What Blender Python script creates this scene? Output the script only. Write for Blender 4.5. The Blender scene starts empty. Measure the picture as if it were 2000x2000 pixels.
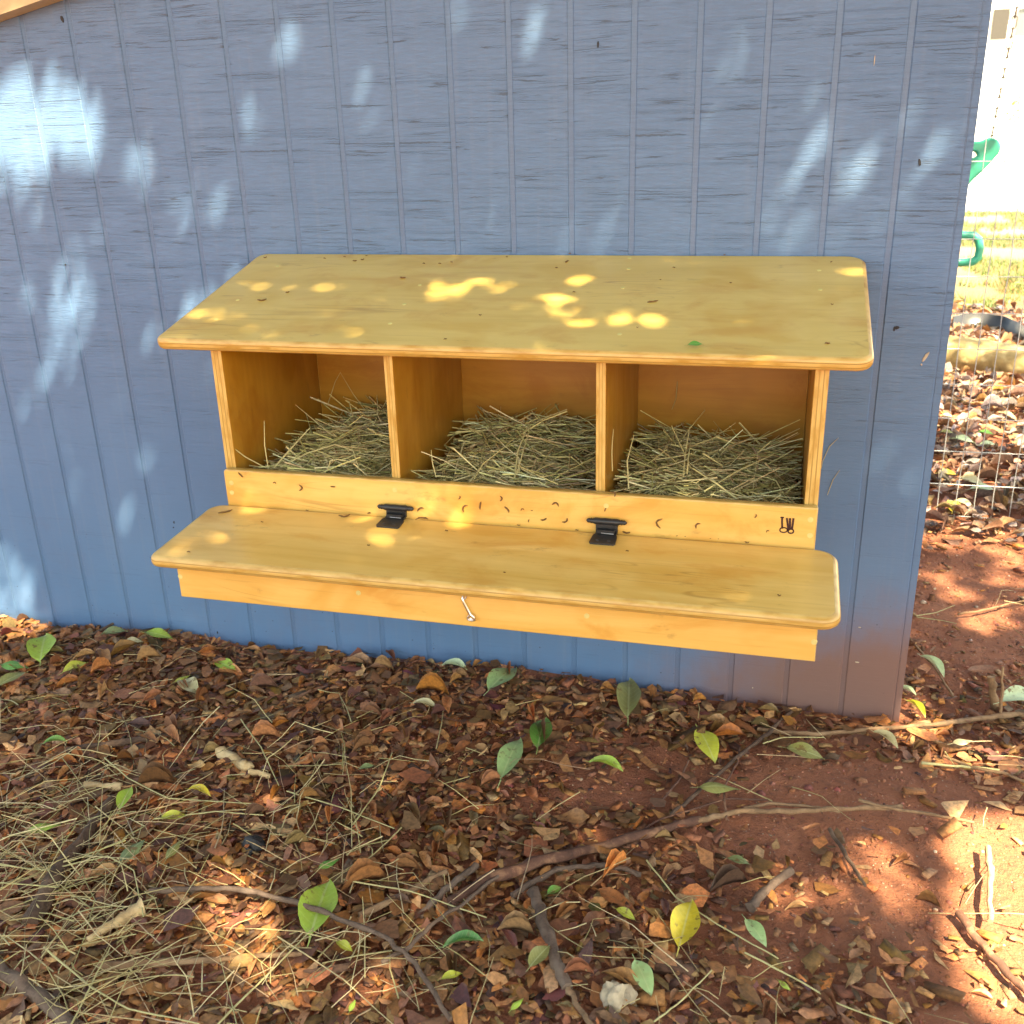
import bpy, bmesh, math, random
import numpy as np
from mathutils import Vector, Matrix

rnd = random.Random(7)
rng = np.random.default_rng(11)
scene = bpy.context.scene
COL = scene.collection
R = math.radians

# ------------------------------------------------------------------ camera
CAM = np.array([0.39741, -1.65798, 1.00544])
YAW, PITCH, ROLL, FPX = 0.27485, -0.36606, -0.02885, 1952.49
_f = np.array([-math.sin(YAW)*math.cos(PITCH), math.cos(YAW)*math.cos(PITCH), math.sin(PITCH)])
_r = np.array([math.cos(YAW), math.sin(YAW), 0.0])
_u = np.cross(_r, _f)
CR = math.cos(ROLL)*_r + math.sin(ROLL)*_u
CU = -math.sin(ROLL)*_r + math.cos(ROLL)*_u
CF = _f
cam_data = bpy.data.cameras.new('camera')
cam = bpy.data.objects.new('camera', cam_data)
COL.objects.link(cam)
m = Matrix.Identity(4)
for i in range(3):
    m[i][0] = CR[i]; m[i][1] = CU[i]; m[i][2] = -CF[i]; m[i][3] = CAM[i]
cam.matrix_world = m
cam_data.sensor_width = 36.0
cam_data.lens = FPX/2000*36.0
cam_data.clip_start = 0.02
cam_data.clip_end = 500
cam_data.dof.use_dof = True
cam_data.dof.focus_distance = 1.6
cam_data.dof.aperture_fstop = 9.0
scene.camera = cam

# ------------------------------------------------------------------ light
SUN = np.array([0.40, -0.50, 0.92]); SUN = SUN/np.linalg.norm(SUN)
SUN_EL = math.asin(SUN[2])
SUN_AZ = math.atan2(SUN[0], SUN[1])
world = bpy.data.worlds.new('World')
scene.world = world
world.use_nodes = True
wn = world.node_tree
wn.nodes.clear()
sky = wn.nodes.new('ShaderNodeTexSky')
sky.sky_type = 'NISHITA'
sky.sun_disc = False
sky.sun_elevation = SUN_EL
sky.sun_rotation = SUN_AZ
sky.dust_density = 2.0
bg = wn.nodes.new('ShaderNodeBackground')
bg.inputs['Strength'].default_value = 0.105
wo = wn.nodes.new('ShaderNodeOutputWorld')
wn.links.new(sky.outputs[0], bg.inputs['Color'])
wn.links.new(bg.outputs[0], wo.inputs['Surface'])
sl = bpy.data.lights.new('sun', 'SUN')
sl.energy = 5.0
sl.angle = R(0.5)
sl.color = (1.0, 0.93, 0.82)
sun = bpy.data.objects.new('sun', sl)
COL.objects.link(sun)
sun.rotation_euler = Vector(SUN).to_track_quat('Z', 'Y').to_euler()
sun.location = (4, -5, 9)
scene.view_settings.view_transform = 'Standard'
scene.view_settings.look = 'None'
scene.view_settings.gamma = 1.0
scene.view_settings.use_curve_mapping = False
scene.view_settings.exposure = 2.85
scene.view_settings.use_white_balance = True        # the photograph is balanced for the shade
scene.view_settings.white_balance_temperature = 9000
scene.view_settings.white_balance_tint = 0
scene.render.engine = 'CYCLES'
scene.cycles.max_bounces = 8
scene.cycles.diffuse_bounces = 4

# ------------------------------------------------------------------ helpers
def ray(px, py):
    return CF*FPX + CR*(px-1000) + CU*(1000-py)

def at(px, py, axis, val):
    """the point of the plane (axis = val) that photo pixel px, py looks at"""
    d = ray(px, py)
    return CAM + d*((val-CAM[axis])/d[axis])

def at_plane(px, py, p0, n):
    d = ray(px, py)
    return CAM + d*(np.dot(np.array(p0)-CAM, n)/np.dot(d, n))

def pix(P):
    P = np.asarray(P, float)
    d = P-CAM
    z = d@CF
    return 1000+FPX*(d@CR)/z, 1000-FPX*(d@CU)/z, z

class VNoise:
    """tileable value noise, vectorised"""
    def __init__(self, seed, n=128):
        self.g = np.random.default_rng(seed).random((n, n)); self.n = n
    def __call__(self, x, y):
        xi = np.floor(x).astype(int); yi = np.floor(y).astype(int)
        fx = x-xi; fy = y-yi
        fx = fx*fx*(3-2*fx); fy = fy*fy*(3-2*fy)
        g, n = self.g, self.n
        a = g[xi % n, yi % n]; b = g[(xi+1) % n, yi % n]
        c = g[xi % n, (yi+1) % n]; d = g[(xi+1) % n, (yi+1) % n]
        return (a*(1-fx)+b*fx)*(1-fy)+(c*(1-fx)+d*fx)*fy
N1, N2, N3 = VNoise(1), VNoise(2), VNoise(3)

def fbm(N, x, y, o=3):
    s = 0; a = 1; t = 0
    for i in range(o):
        s = s+a*(N(x+i*17.3, y-i*9.1)-0.5); t += a; a *= 0.5; x = x*2.03; y = y*2.03
    return s/t

FAR_RISE = 0.088
def ground_z(x, y):
    x = np.asarray(x, float); y = np.asarray(y, float)
    h = 0.030*fbm(N1, x*3.5, y*3.5, 3) + 0.010*fbm(N2, x*16, y*16, 3)
    h = h + 0.016*np.exp(-((x+0.12)/0.33)**2)*np.exp(-(y/0.25)**2)   # litter heaped against the wall
    far = np.clip(y-10.7, 0, 12)
    return h + FAR_RISE*far

def link(o, parent=None):
    COL.objects.link(o)
    if parent is not None:
        o.parent = parent
    return o

def tag(o, label=None, cat=None, group=None, kind=None):
    if label: o['label'] = label
    if cat: o['category'] = cat
    if group: o['group'] = group
    if kind: o['kind'] = kind
    return o

def empty(name, loc, label, cat, group=None, rot=(0, 0, 0)):
    o = bpy.data.objects.new(name, None)
    o.empty_display_size = 0.02
    o.location = loc
    o.rotation_euler = rot
    link(o)
    return tag(o, label, cat, group)

class MB:
    """collects vertices and faces, then links them as one mesh object"""
    def __init__(self):
        self.v = []; self.f = []; self.mi = []; self.sm = []
    def add(self, vs, fs, mi=0, smooth=False):
        b = len(self.v)
        self.v += [tuple(p) for p in vs]
        for q in fs:
            self.f.append(tuple(b+i for i in q)); self.mi.append(mi); self.sm.append(smooth)
    def box(self, a, b, mi=0, M=None):
        (x0, y0, z0), (x1, y1, z1) = a, b
        vs = [(x0,y0,z0),(x1,y0,z0),(x1,y1,z0),(x0,y1,z0),(x0,y0,z1),(x1,y0,z1),(x1,y1,z1),(x0,y1,z1)]
        if M is not None: vs = [M @ Vector(p) for p in vs]
        self.add(vs, [(0,3,2,1),(4,5,6,7),(0,1,5,4),(1,2,6,5),(2,3,7,6),(3,0,4,7)], mi)
    def tube(self, pts, rads, n=6, mi=0, cap=True, closed=False, smooth=True, jag=0.0):
        pts = [Vector(p) for p in pts]
        if not hasattr(rads, '__len__'): rads = [rads]*len(pts)
        k = len(pts); rings = []
        up = None
        for i, p in enumerate(pts):
            if closed:
                t = pts[(i+1) % k]-pts[i-1]
            else:
                t = pts[min(i+1, k-1)]-pts[max(i-1, 0)]
            t.normalize()
            if up is None:
                up = t.orthogonal().normalized()
            up = (up-t*up.dot(t))
            if up.length < 1e-5: up = t.orthogonal()
            up.normalize()
            s = t.cross(up)
            rings.append([p+(up*math.cos(a)+s*math.sin(a))*rads[i]*(1+jag*(rnd.random()-0.5))
                          for a in [2*math.pi*j/n for j in range(n)]])
        vs = [q for r_ in rings for q in r_]
        fs = []
        for i in range(k if closed else k-1):
            i2 = (i+1) % k
            for j in range(n):
                j2 = (j+1) % n
                fs.append((i*n+j, i*n+j2, i2*n+j2, i2*n+j))
        self.add(vs, fs, mi, smooth)
        if cap and not closed:
            self.add(rings[0], [tuple(range(n-1, -1, -1))], mi)
            self.add(rings[-1], [tuple(range(n))], mi)
    def build(self, name, mats, parent=None, M=None):
        me = bpy.data.meshes.new(name)
        me.from_pydata(self.v, [], self.f)
        me.polygons.foreach_set('material_index', self.mi)
        me.polygons.foreach_set('use_smooth', self.sm)
        for mt in (mats if isinstance(mats, (list, tuple)) else [mats]):
            me.materials.append(mt)
        me.update()
        o = bpy.data.objects.new(name, me)
        if M is not None: o.matrix_world = M
        return link(o, parent)

def fast_mesh(name, V, T, mat, colors=None, luv=None, parent=None, smooth=False):
    me = bpy.data.meshes.new(name)
    V = np.asarray(V, np.float32); T = np.asarray(T, np.int32)
    me.vertices.add(len(V)); me.vertices.foreach_set('co', V.ravel())
    me.loops.add(T.size); me.loops.foreach_set('vertex_index', T.ravel())
    me.polygons.add(len(T))
    me.polygons.foreach_set('loop_start', np.arange(0, T.size, 3, dtype=np.int32))
    me.polygons.foreach_set('loop_total', np.full(len(T), 3, np.int32))
    me.update(calc_edges=True)
    if smooth:
        me.polygons.foreach_set('use_smooth', np.ones(len(T), bool))
    if colors is not None:
        a = me.attributes.new('tint', 'FLOAT_COLOR', 'POINT')
        c = np.ones((len(V), 4), np.float32); c[:, :3] = colors
        a.data.foreach_set('color', c.ravel())
    if luv is not None:
        a = me.attributes.new('luv', 'FLOAT_VECTOR', 'POINT')
        c = np.zeros((len(V), 3), np.float32); c[:, :2] = luv
        a.data.foreach_set('vector', c.ravel())
    me.materials.append(mat)
    o = bpy.data.objects.new(name, me)
    return link(o, parent)

# ------------------------------------------------------------------ materials
class NT:
    def __init__(self, name):
        self.m = bpy.data.materials.new(name); self.m.use_nodes = True
        self.t = self.m.node_tree
        self.b = self.t.nodes['Principled BSDF']
    def n(self, typ, **kw):
        nd = self.t.nodes.new(typ)
        for k, v in kw.items():
            if k in nd.inputs: nd.inputs[k].default_value = v
            else: setattr(nd, k, v)
        return nd
    def l(self, a, b): self.t.links.new(a, b)
    def coord(self, kind='Object', scale=(1, 1, 1), rand=False):
        if kind == 'World':
            src = self.n('ShaderNodeNewGeometry').outputs['Position']
        else:
            src = self.n('ShaderNodeTexCoord').outputs[kind]
        if rand:
            oi = self.n('ShaderNodeObjectInfo')
            ad = self.n('ShaderNodeVectorMath', operation='MULTIPLY_ADD')
            cb = self.n('ShaderNodeCombineXYZ')
            for i in range(3): self.l(oi.outputs['Random'], cb.inputs[i])
            self.l(cb.outputs[0], ad.inputs[0]); ad.inputs[1].default_value = (13.7, 7.3, 5.1)
            self.l(src, ad.inputs[2]); src = ad.outputs[0]
        mp = self.n('ShaderNodeMapping'); mp.inputs['Scale'].default_value = scale
        self.l(src, mp.inputs['Vector'])
        return mp.outputs[0]
    def noise(self, vec, scale=1, detail=4, rough=0.55, dist=0):
        nd = self.n('ShaderNodeTexNoise')
        nd.inputs['Scale'].default_value = scale; nd.inputs['Detail'].default_value = detail
        nd.inputs['Roughness'].default_value = rough; nd.inputs['Distortion'].default_value = dist
        self.l(vec, nd.inputs['Vector'])
        return nd.outputs['Fac']
    def ramp(self, fac, stops):
        nd = self.n('ShaderNodeValToRGB')
        el = nd.color_ramp.elements
        while len(el) < len(stops): el.new(0.5)
        for e, (p, c) in zip(el, stops):
            e.position = p; e.color = (c[0], c[1], c[2], 1) if hasattr(c, '__len__') else (c, c, c, 1)
        self.l(fac, nd.inputs[0])
        return nd.outputs[0]
    def mix(self, fac, a, b, mode='MIX'):
        nd = self.n('ShaderNodeMix', data_type='RGBA', blend_type=mode)
        for sock, v in ((nd.inputs[0], fac), (nd.inputs[6], a), (nd.inputs[7], b)):
            if hasattr(v, 'is_output'): self.l(v, sock)
            elif hasattr(v, '__len__'): sock.default_value = (v[0], v[1], v[2], 1)
            else: sock.default_value = v
        return nd.outputs[2]
    def math(self, op, a, b=0.0, c=0.0, clamp=False):
        nd = self.n('ShaderNodeMath', operation=op); nd.use_clamp = clamp
        for i, v in enumerate((a, b, c)):
            if hasattr(v, 'is_output'): self.l(v, nd.inputs[i])
            else: nd.inputs[i].default_value = v
        return nd.outputs[0]
    def smooth(self, v, lo, hi):
        nd = self.n('ShaderNodeMapRange', interpolation_type='SMOOTHSTEP')
        self.l(v, nd.inputs[0]); nd.inputs[1].default_value = lo; nd.inputs[2].default_value = hi
        return nd.outputs[0]
    def bump(self, h, strength=0.3, dist=0.01):
        nd = self.n('ShaderNodeBump'); nd.inputs['Strength'].default_value = strength
        nd.inputs['Distance'].default_value = dist
        self.l(h, nd.inputs['Height']); self.l(nd.outputs[0], self.b.inputs['Normal'])
    def color(self, c): self.l(c, self.b.inputs['Base Color'])
    def set(self, **kw):
        for k, v in kw.items(): self.b.inputs[k.replace('_', ' ')].default_value = v
        return self.m

def plain(name, c, rough=0.6, metal=0.0, var=0.12, scale=40, bump=0.1):
    t = NT(name)
    nz = t.noise(t.coord('Object', rand=True), scale, 4)
    t.color(t.ramp(nz, [(0.3, [x*(1-var) for x in c]), (0.7, [min(1, x*(1+var)) for x in c])]))
    if bump: t.bump(nz, bump, 0.002)
    return t.set(Roughness=rough, Metallic=metal)

def wood_mat(name, lo, hi, grain=(2.2, 26, 26), dark=(0.30, 0.13, 0.02), darkamt=0.45, rough=0.34, coat=0.35):
    """varnished birch plywood, grain along the board's own X"""
    t = NT(name)
    g = t.noise(t.coord('Object', grain, True), 1, 6, 0.6, 0.8)
    base = t.ramp(g, [(0.28, lo), (0.72, hi)])
    blot = t.noise(t.coord('Object', (3.5, 6, 6), True), 1.6, 3, 0.6, 0.5)
    base = t.mix(t.math('MULTIPLY', t.smooth(blot, 0.48, 0.70), 0.6), base, [lo[0]*0.92, lo[1]*0.80, lo[2]*0.55])
    st = t.noise(t.coord('Object', (6, 11, 11), True), 1.2, 5, 0.62, 0.6)           # soft orange stains in the varnish
    base = t.mix(t.math('MULTIPLY', t.smooth(st, 0.50, 0.68), 0.5), base, [lo[0]*0.88, lo[1]*0.66, lo[2]*0.4])
    sm = t.noise(t.coord('Object', (16, 34, 34), True), 1, 5, 0.7)                   # grime
    base = t.mix(t.math('MULTIPLY', t.smooth(sm, 0.60, 0.74), 0.35), base, (0.16, 0.075, 0.02))
    fig = t.noise(t.coord('Object', (1.3, 11, 11), True), 1, 2, 0.5, 1.6)       # flame figure lines
    ln = t.math('ABSOLUTE', t.math('SUBTRACT', t.math('FRACT', t.math('MULTIPLY', fig, 9.0)), 0.5))
    lines = t.math('SUBTRACT', 1.0, t.smooth(ln, 0.0, 0.09))
    msk = t.smooth(t.noise(t.coord('Object', (2, 5, 5), True), 1.3, 2), 0.5, 0.68)
    base = t.mix(t.math('MULTIPLY', t.math('MULTIPLY', lines, msk), darkamt), base, dark)
    fine = t.noise(t.coord('Object', (8, 240, 240), True), 1, 3, 0.7)
    base = t.mix(t.math('MULTIPLY', t.smooth(fine, 0.56, 0.75), 0.22), base, dark)
    t.color(base)
    t.l(t.ramp(blot, [(0.3, rough*0.85), (0.7, rough*1.35)]), t.b.inputs['Roughness'])
    t.bump(fine, 0.05, 0.001)
    return t.set(Coat_Weight=coat, Coat_Roughness=0.22)

def ply_edge_mat(name, t_half, lo=(0.42, 0.23, 0.045), hi=(0.62, 0.40, 0.13)):
    """plywood edge: veneer layers along the board's own Z"""
    t = NT(name)
    sep = t.n('ShaderNodeSeparateXYZ')
    t.l(t.n('ShaderNodeTexCoord').outputs['Object'], sep.inputs[0])
    z = t.math('MULTIPLY_ADD', sep.outputs['Z'], 0.5/t_half, 0.5)
    lay = t.ramp(z, [(0.0, hi), (0.27, hi), (0.33, [c*0.5 for c in lo]), (0.39, hi), (0.60, hi), (0.66, [c*0.5 for c in lo]), (0.72, hi), (1.0, hi)])
    nz = t.noise(t.coord('Object', (14, 14, 60), True), 2, 4)
    t.color(t.mix(t.smooth(nz, 0.35, 0.75), lay, lo))
    return t.set(Roughness=0.42, Coat_Weight=0.2)

M = {}
M['ply_roof'] = wood_mat('varnished_ply_roof', (0.60, 0.385, 0.090), (0.70, 0.48, 0.140), darkamt=0.6)
M['ply'] = wood_mat('varnished_ply', (0.66, 0.37, 0.085), (0.79, 0.50, 0.165), darkamt=0.45)
M['ply_in_shade'] = wood_mat('varnished_ply_inside_shade', (0.34, 0.150, 0.014), (0.48, 0.235, 0.034), darkamt=0.65, coat=0.2)  # interior shade and amber bounce light put into the ply colour
M['ply_edge'] = ply_edge_mat('ply_edge', 0.009)
M['ply_edge_thin'] = ply_edge_mat('ply_edge_thin', 0.0065)

def siding_mat(name='blue_grey_painted_siding', groove=False):
    t = NT(name)
    big = t.noise(t.coord('World', (2, 2, 2)), 1.5, 3)
    base = t.ramp(big, [(0.3, (0.080, 0.165, 0.315)), (0.7, (0.100, 0.194, 0.355))])
    vert = t.noise(t.coord('World', (60, 60, 2.5)), 1, 4)
    base = t.mix(t.math('MULTIPLY', t.smooth(vert, 0.5, 0.75), 0.25), base, (0.16, 0.22, 0.33))
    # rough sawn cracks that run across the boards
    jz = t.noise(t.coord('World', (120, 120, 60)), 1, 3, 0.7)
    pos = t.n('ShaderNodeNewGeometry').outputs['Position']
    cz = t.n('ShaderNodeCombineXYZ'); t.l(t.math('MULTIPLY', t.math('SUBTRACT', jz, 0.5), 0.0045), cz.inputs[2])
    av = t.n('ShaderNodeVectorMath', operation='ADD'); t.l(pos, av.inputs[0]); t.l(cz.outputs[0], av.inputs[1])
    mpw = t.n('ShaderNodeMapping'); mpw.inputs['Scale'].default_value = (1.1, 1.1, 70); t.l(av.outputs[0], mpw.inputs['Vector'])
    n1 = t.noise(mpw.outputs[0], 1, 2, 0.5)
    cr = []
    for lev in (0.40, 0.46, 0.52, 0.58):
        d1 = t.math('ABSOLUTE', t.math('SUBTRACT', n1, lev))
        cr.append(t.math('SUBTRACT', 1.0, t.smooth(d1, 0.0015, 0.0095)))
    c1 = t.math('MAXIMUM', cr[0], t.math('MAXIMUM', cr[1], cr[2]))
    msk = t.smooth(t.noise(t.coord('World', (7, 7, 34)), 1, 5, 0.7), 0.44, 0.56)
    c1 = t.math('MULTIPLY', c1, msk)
    n2 = t.noise(t.coord('World', (34, 34, 270)), 1, 5, 0.66, 0.2)
    fine = t.smooth(n2, 0.34, 0.68)
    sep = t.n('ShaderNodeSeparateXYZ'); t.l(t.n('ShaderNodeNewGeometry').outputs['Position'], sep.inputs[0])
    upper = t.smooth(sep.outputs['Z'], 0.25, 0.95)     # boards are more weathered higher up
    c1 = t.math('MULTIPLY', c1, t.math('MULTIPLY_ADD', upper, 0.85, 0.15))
    base = t.mix(t.math('MULTIPLY', c1, 0.0 if groove else 0.80), base, (0.040, 0.062, 0.100))  # crack shade, with some dirt, darkened into the paint colour
    base = t.mix(t.math('MULTIPLY', t.math('SUBTRACT', 1.0, fine), t.math('MULTIPLY_ADD', upper, 0.28, 0.05)), base, (0.058, 0.10, 0.165))
    # red soil splashed up the foot of the wall, most of it near the corner
    sx = t.smooth(sep.outputs['X'], 0.05, 0.66)
    sz = t.math('SUBTRACT', 1.0, t.smooth(sep.outputs['Z'], 0.0, 0.34))
    dn = t.noise(t.coord('World', (5, 5, 7)), 1, 5, 0.6)
    dirt = t.math('MULTIPLY', t.math('MULTIPLY_ADD', sx, 0.95, 0.10), sz)
    dn2 = t.noise(t.coord('World', (38, 38, 22)), 1, 5, 0.7)
    dirt = t.smooth(t.math('MULTIPLY_ADD', dn2, 0.30, t.math('MULTIPLY_ADD', dn, 0.40, dirt)), 0.36, 1.15)
    base = t.mix(t.math('MULTIPLY', dirt, 0.95), base, (0.20, 0.105, 0.085))
    sp = t.n('ShaderNodeTexVoronoi'); sp.inputs['Scale'].default_value = 75
    t.l(t.coord('World', (1, 1, 1)), sp.inputs['Vector'])
    spk = t.math('MULTIPLY', t.math('SUBTRACT', 1.0, t.smooth(sp.outputs['Distance'], 0.05, 0.14)),
                 t.math('MULTIPLY', t.math('SUBTRACT', 1.0, t.smooth(sep.outputs['Z'], 0.05, 0.5)),
                        t.smooth(t.noise(t.coord('World'), 30, 2), 0.55, 0.6)))
    base = t.mix(t.math('MULTIPLY', spk, 0.7), base, (0.03, 0.025, 0.03))
    t.color(base)
    if groove:
        t.color(t.mix(0.05, base, (0.26, 0.36, 0.50)))
        return t.set(Roughness=0.40)
    h = t.math('ADD', t.math('MULTIPLY', fine, t.math('MULTIPLY_ADD', upper, 0.5, 0.12)), t.math('MULTIPLY', c1, -1.0))
    t.bump(h, 0.42, 0.0014)
    return t.set(Roughness=0.46)
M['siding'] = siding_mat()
M['groove'] = siding_mat('siding_groove_paint', True)
M['trim'] = plain('tan_trim_paint', (0.52, 0.40, 0.22), 0.6)
M['shingle'] = plain('brown_roofing', (0.13, 0.10, 0.08), 0.9)

def soil_mat():
    t = NT('red_soil')
    v = t.coord('World')
    a = t.noise(v, 3, 6, 0.6)
    b = t.noise(v, 60, 5, 0.65)
    base = t.ramp(a, [(0.3, (0.30, 0.098, 0.050)), (0.6, (0.40, 0.140, 0.072)), (0.8, (0.44, 0.185, 0.105))])
    base = t.mix(t.smooth(b, 0.45, 0.75), base, (0.22, 0.080, 0.046))
    vo = t.n('ShaderNodeTexVoronoi'); vo.inputs['Scale'].default_value = 150; t.l(v, vo.inputs['Vector'])
    spk = t.math('MULTIPLY', t.math('SUBTRACT', 1.0, t.smooth(vo.outputs['Distance'], 0.12, 0.3)), t.smooth(t.noise(v, 90, 2), 0.56, 0.62))
    base = t.mix(t.math('MULTIPLY', spk, 0.8), base, (0.50, 0.34, 0.25))
    # turf root zone and thin grass further out
    sep = t.n('ShaderNodeSeparateXYZ'); t.l(v, sep.inputs[0])
    g = t.math('MULTIPLY', t.smooth(sep.outputs['Y'], 3.6, 5.0), t.smooth(t.noise(v, 1.6, 4), 0.36, 0.56))
    base = t.mix(t.math('MULTIPLY', g, 0.75), base, (0.13, 0.15, 0.05))
    base = t.mix(t.math('MULTIPLY', t.smooth(sep.outputs['Y'], 4.0, 9.0), 0.6), base, (0.36, 0.27, 0.20))
    t.color(base)
    t.bump(t.math('ADD', t.math('MULTIPLY', b, 1.3), t.math('MULTIPLY', t.noise(v, 230, 5, 0.7), 0.7)), 1.0, 0.009)
    return t.set(Roughness=0.95)
M['soil'] = soil_mat()
M['concrete'] = plain('sun_bleached_concrete', (0.62, 0.58, 0.52), 0.9, scale=3)

def tint_mat(name, rough=0.7, trans=0.0, veins=False, var=0.25, coat=0.0, bump=0.15, vein=0.5, vcol=(0.62, 0.66, 0.34), spots=False):
    t = NT(name)
    at_ = t.n('ShaderNodeAttribute', attribute_name='tint').outputs['Color']
    nz = t.noise(t.coord('World'), 170, 4, 0.6)
    c = t.mix(t.smooth(nz, 0.3, 0.75), at_, [1-var, 1-var, 1-var], 'MULTIPLY')
    dk = t.mix(t.math('MULTIPLY', t.smooth(nz, 0.3, 0.75), var*1.6), at_, (0.02, 0.012, 0.008))
    c = dk
    if veins:
        sep = t.n('ShaderNodeSeparateXYZ')
        t.l(t.n('ShaderNodeAttribute', attribute_name='luv').outputs['Vector'], sep.inputs[0])
        av = t.math('ABSOLUTE', sep.outputs['Y'])
        rib = t.math('SUBTRACT', 1.0, t.smooth(av, 0.03, 0.10))
        side = t.math('ABSOLUTE', t.math('SUBTRACT', t.math('FRACT', t.math('MULTIPLY', t.math('ADD', sep.outputs['X'], t.math('MULTIPLY', av, -0.16)), 9.0)), 0.5))
        sv = t.math('MULTIPLY', t.math('SUBTRACT', 1.0, t.smooth(side, 0.02, 0.09)), 0.4)
        f = t.math('MULTIPLY', t.math('MAXIMUM', rib, sv), vein)
        c = t.mix(f, c, vcol)
        c = t.mix(0.35, c, dk)
    if spots:
        sn = t.noise(t.coord('World'), 95, 3, 0.55); sb = t.noise(t.coord('World'), 26, 2)
        c = t.mix(t.math('MULTIPLY', t.smooth(sn, 0.58, 0.64), t.math('MULTIPLY', t.smooth(sb, 0.42, 0.60), 0.85)), c, (0.16, 0.075, 0.03))
        c = t.mix(t.math('MULTIPLY', t.smooth(sb, 0.5, 0.75), 0.35), c, (0.30, 0.24, 0.06))
    t.color(c)
    if bump: t.bump(nz, bump, 0.002)
    t.set(Roughness=rough, Coat_Weight=coat)
    if trans:
        tr = t.n('ShaderNodeBsdfTranslucent'); t.l(c, tr.inputs['Color'])
        mx = t.n('ShaderNodeMixShader'); mx.inputs[0].default_value = trans
        t.l(t.b.outputs[0], mx.inputs[1]); t.l(tr.outputs[0], mx.inputs[2])
        t.l(mx.outputs[0], t.t.nodes['Material Output'].inputs['Surface'])
    return t.m
M['dry_leaf'] = tint_mat('dry_leaf', 0.6, 0.06, True, 0.34, vein=0.22, vcol=(0.40, 0.24, 0.12))
M['green_leaf'] = tint_mat('green_leaf', 0.42, 0.18, True, 0.10, bump=0.08, spots=True)
M['straw'] = tint_mat('straw', 0.6, 0.0, False, 0.18, bump=0)
M['chip'] = tint_mat('wood_chip', 0.85, 0.0, False, 0.4, bump=0.4)
M['crown'] = tint_mat('tree_crown_leaf', 0.5, 0.22, False, 0.15, bump=0)
def bark_mat(name, c, c2, stretch=60):
    t = NT(name)
    n = t.noise(t.coord('World', (1, 1, 1)), stretch, 6, 0.7, 0.4)
    b = t.noise(t.coord('World'), 18, 4)
    base = t.ramp(n, [(0.3, [x*0.45 for x in c]), (0.52, c), (0.75, c2)])
    base = t.mix(t.smooth(b, 0.52, 0.66), base, c2)
    t.color(base); t.bump(n, 0.7, 0.004)
    return t.set(Roughness=0.85)
M['bark_dark'] = bark_mat('dark_twig_bark', (0.105, 0.058, 0.038), (0.17, 0.10, 0.065))
M['bark_red'] = bark_mat('red_twig_bark', (0.13, 0.055, 0.036), (0.36, 0.18, 0.10), 40)
M['bark_tan'] = bark_mat('tan_twig_bark', (0.26, 0.145, 0.078), (0.34, 0.205, 0.115))
M['bark_grey'] = bark_mat('grey_twig_bark', (0.145, 0.090, 0.065), (0.20, 0.135, 0.10))
M['cream_wood'] = bark_mat('split_cream_wood', (0.55, 0.36, 0.18), (0.68, 0.50, 0.28), 25)
M['black_iron'] = plain('black_iron', (0.018, 0.017, 0.019), 0.42, 0.0, 0.3, 200, 0.1)
M['zinc'] = plain('zinc_plated_steel', (0.72, 0.72, 0.74), 0.28, 1.0, 0.05)
M['wire'] = plain('galvanised_wire', (0.52, 0.51, 0.50), 0.5, 0.4, 0.1)
M['burn'] = plain('burnt_wood_mark', (0.045, 0.012, 0.010), 0.8)
M['plug'] = plain('pale_wood_filler', (0.62, 0.52, 0.20), 0.7)
M['debris'] = plain('brown_catkin', (0.15, 0.07, 0.02), 0.8)
M['green_plastic'] = plain('green_plastic', (0.02, 0.27, 0.19), 0.3, 0, 0.06)
M['black_plastic'] = plain('black_plastic', (0.03, 0.03, 0.033), 0.35, 0, 0.1)
M['white_paint'] = plain('white_house_paint', (0.80, 0.78, 0.74), 0.7)
M['grey_paint'] = plain('grey_shutter_paint', (0.030, 0.026, 0.024), 0.7)
M['glass'] = plain('window_glass', (0.10, 0.11, 0.12), 0.1)
M['stone'] = plain('pale_limestone', (0.42, 0.33, 0.23), 0.9, 0, 0.3, 60, 0.8)
M['char'] = plain('charcoal', (0.018, 0.018, 0.022), 0.6, 0, 0.4, 90, 0.5)
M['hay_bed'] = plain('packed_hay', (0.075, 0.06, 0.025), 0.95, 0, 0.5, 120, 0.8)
M['log'] = bark_mat('peeled_log', (0.38, 0.27, 0.12), (0.50, 0.40, 0.21), 9)
M['metal_post'] = plain('swing_frame_steel', (0.25, 0.26, 0.27), 0.4, 0.6)

# ------------------------------------------------------------------ ground and what lies far behind
def grid_mesh(name, xs, ys, mat, dz=0.0):
    X, Y = np.meshgrid(xs, ys, indexing='ij')
    Z = ground_z(X, Y)+dz
    V = np.stack([X, Y, Z], -1).reshape(-1, 3)
    ny = len(ys); i = np.arange(len(xs)-1)[:, None]*ny+np.arange(ny-1)[None]
    i = i.ravel()
    T = np.concatenate([np.stack([i, i+ny, i+ny+1], 1), np.stack([i, i+ny+1, i+1], 1)])
    return fast_mesh(name, V, T, mat, smooth=True)

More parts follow.
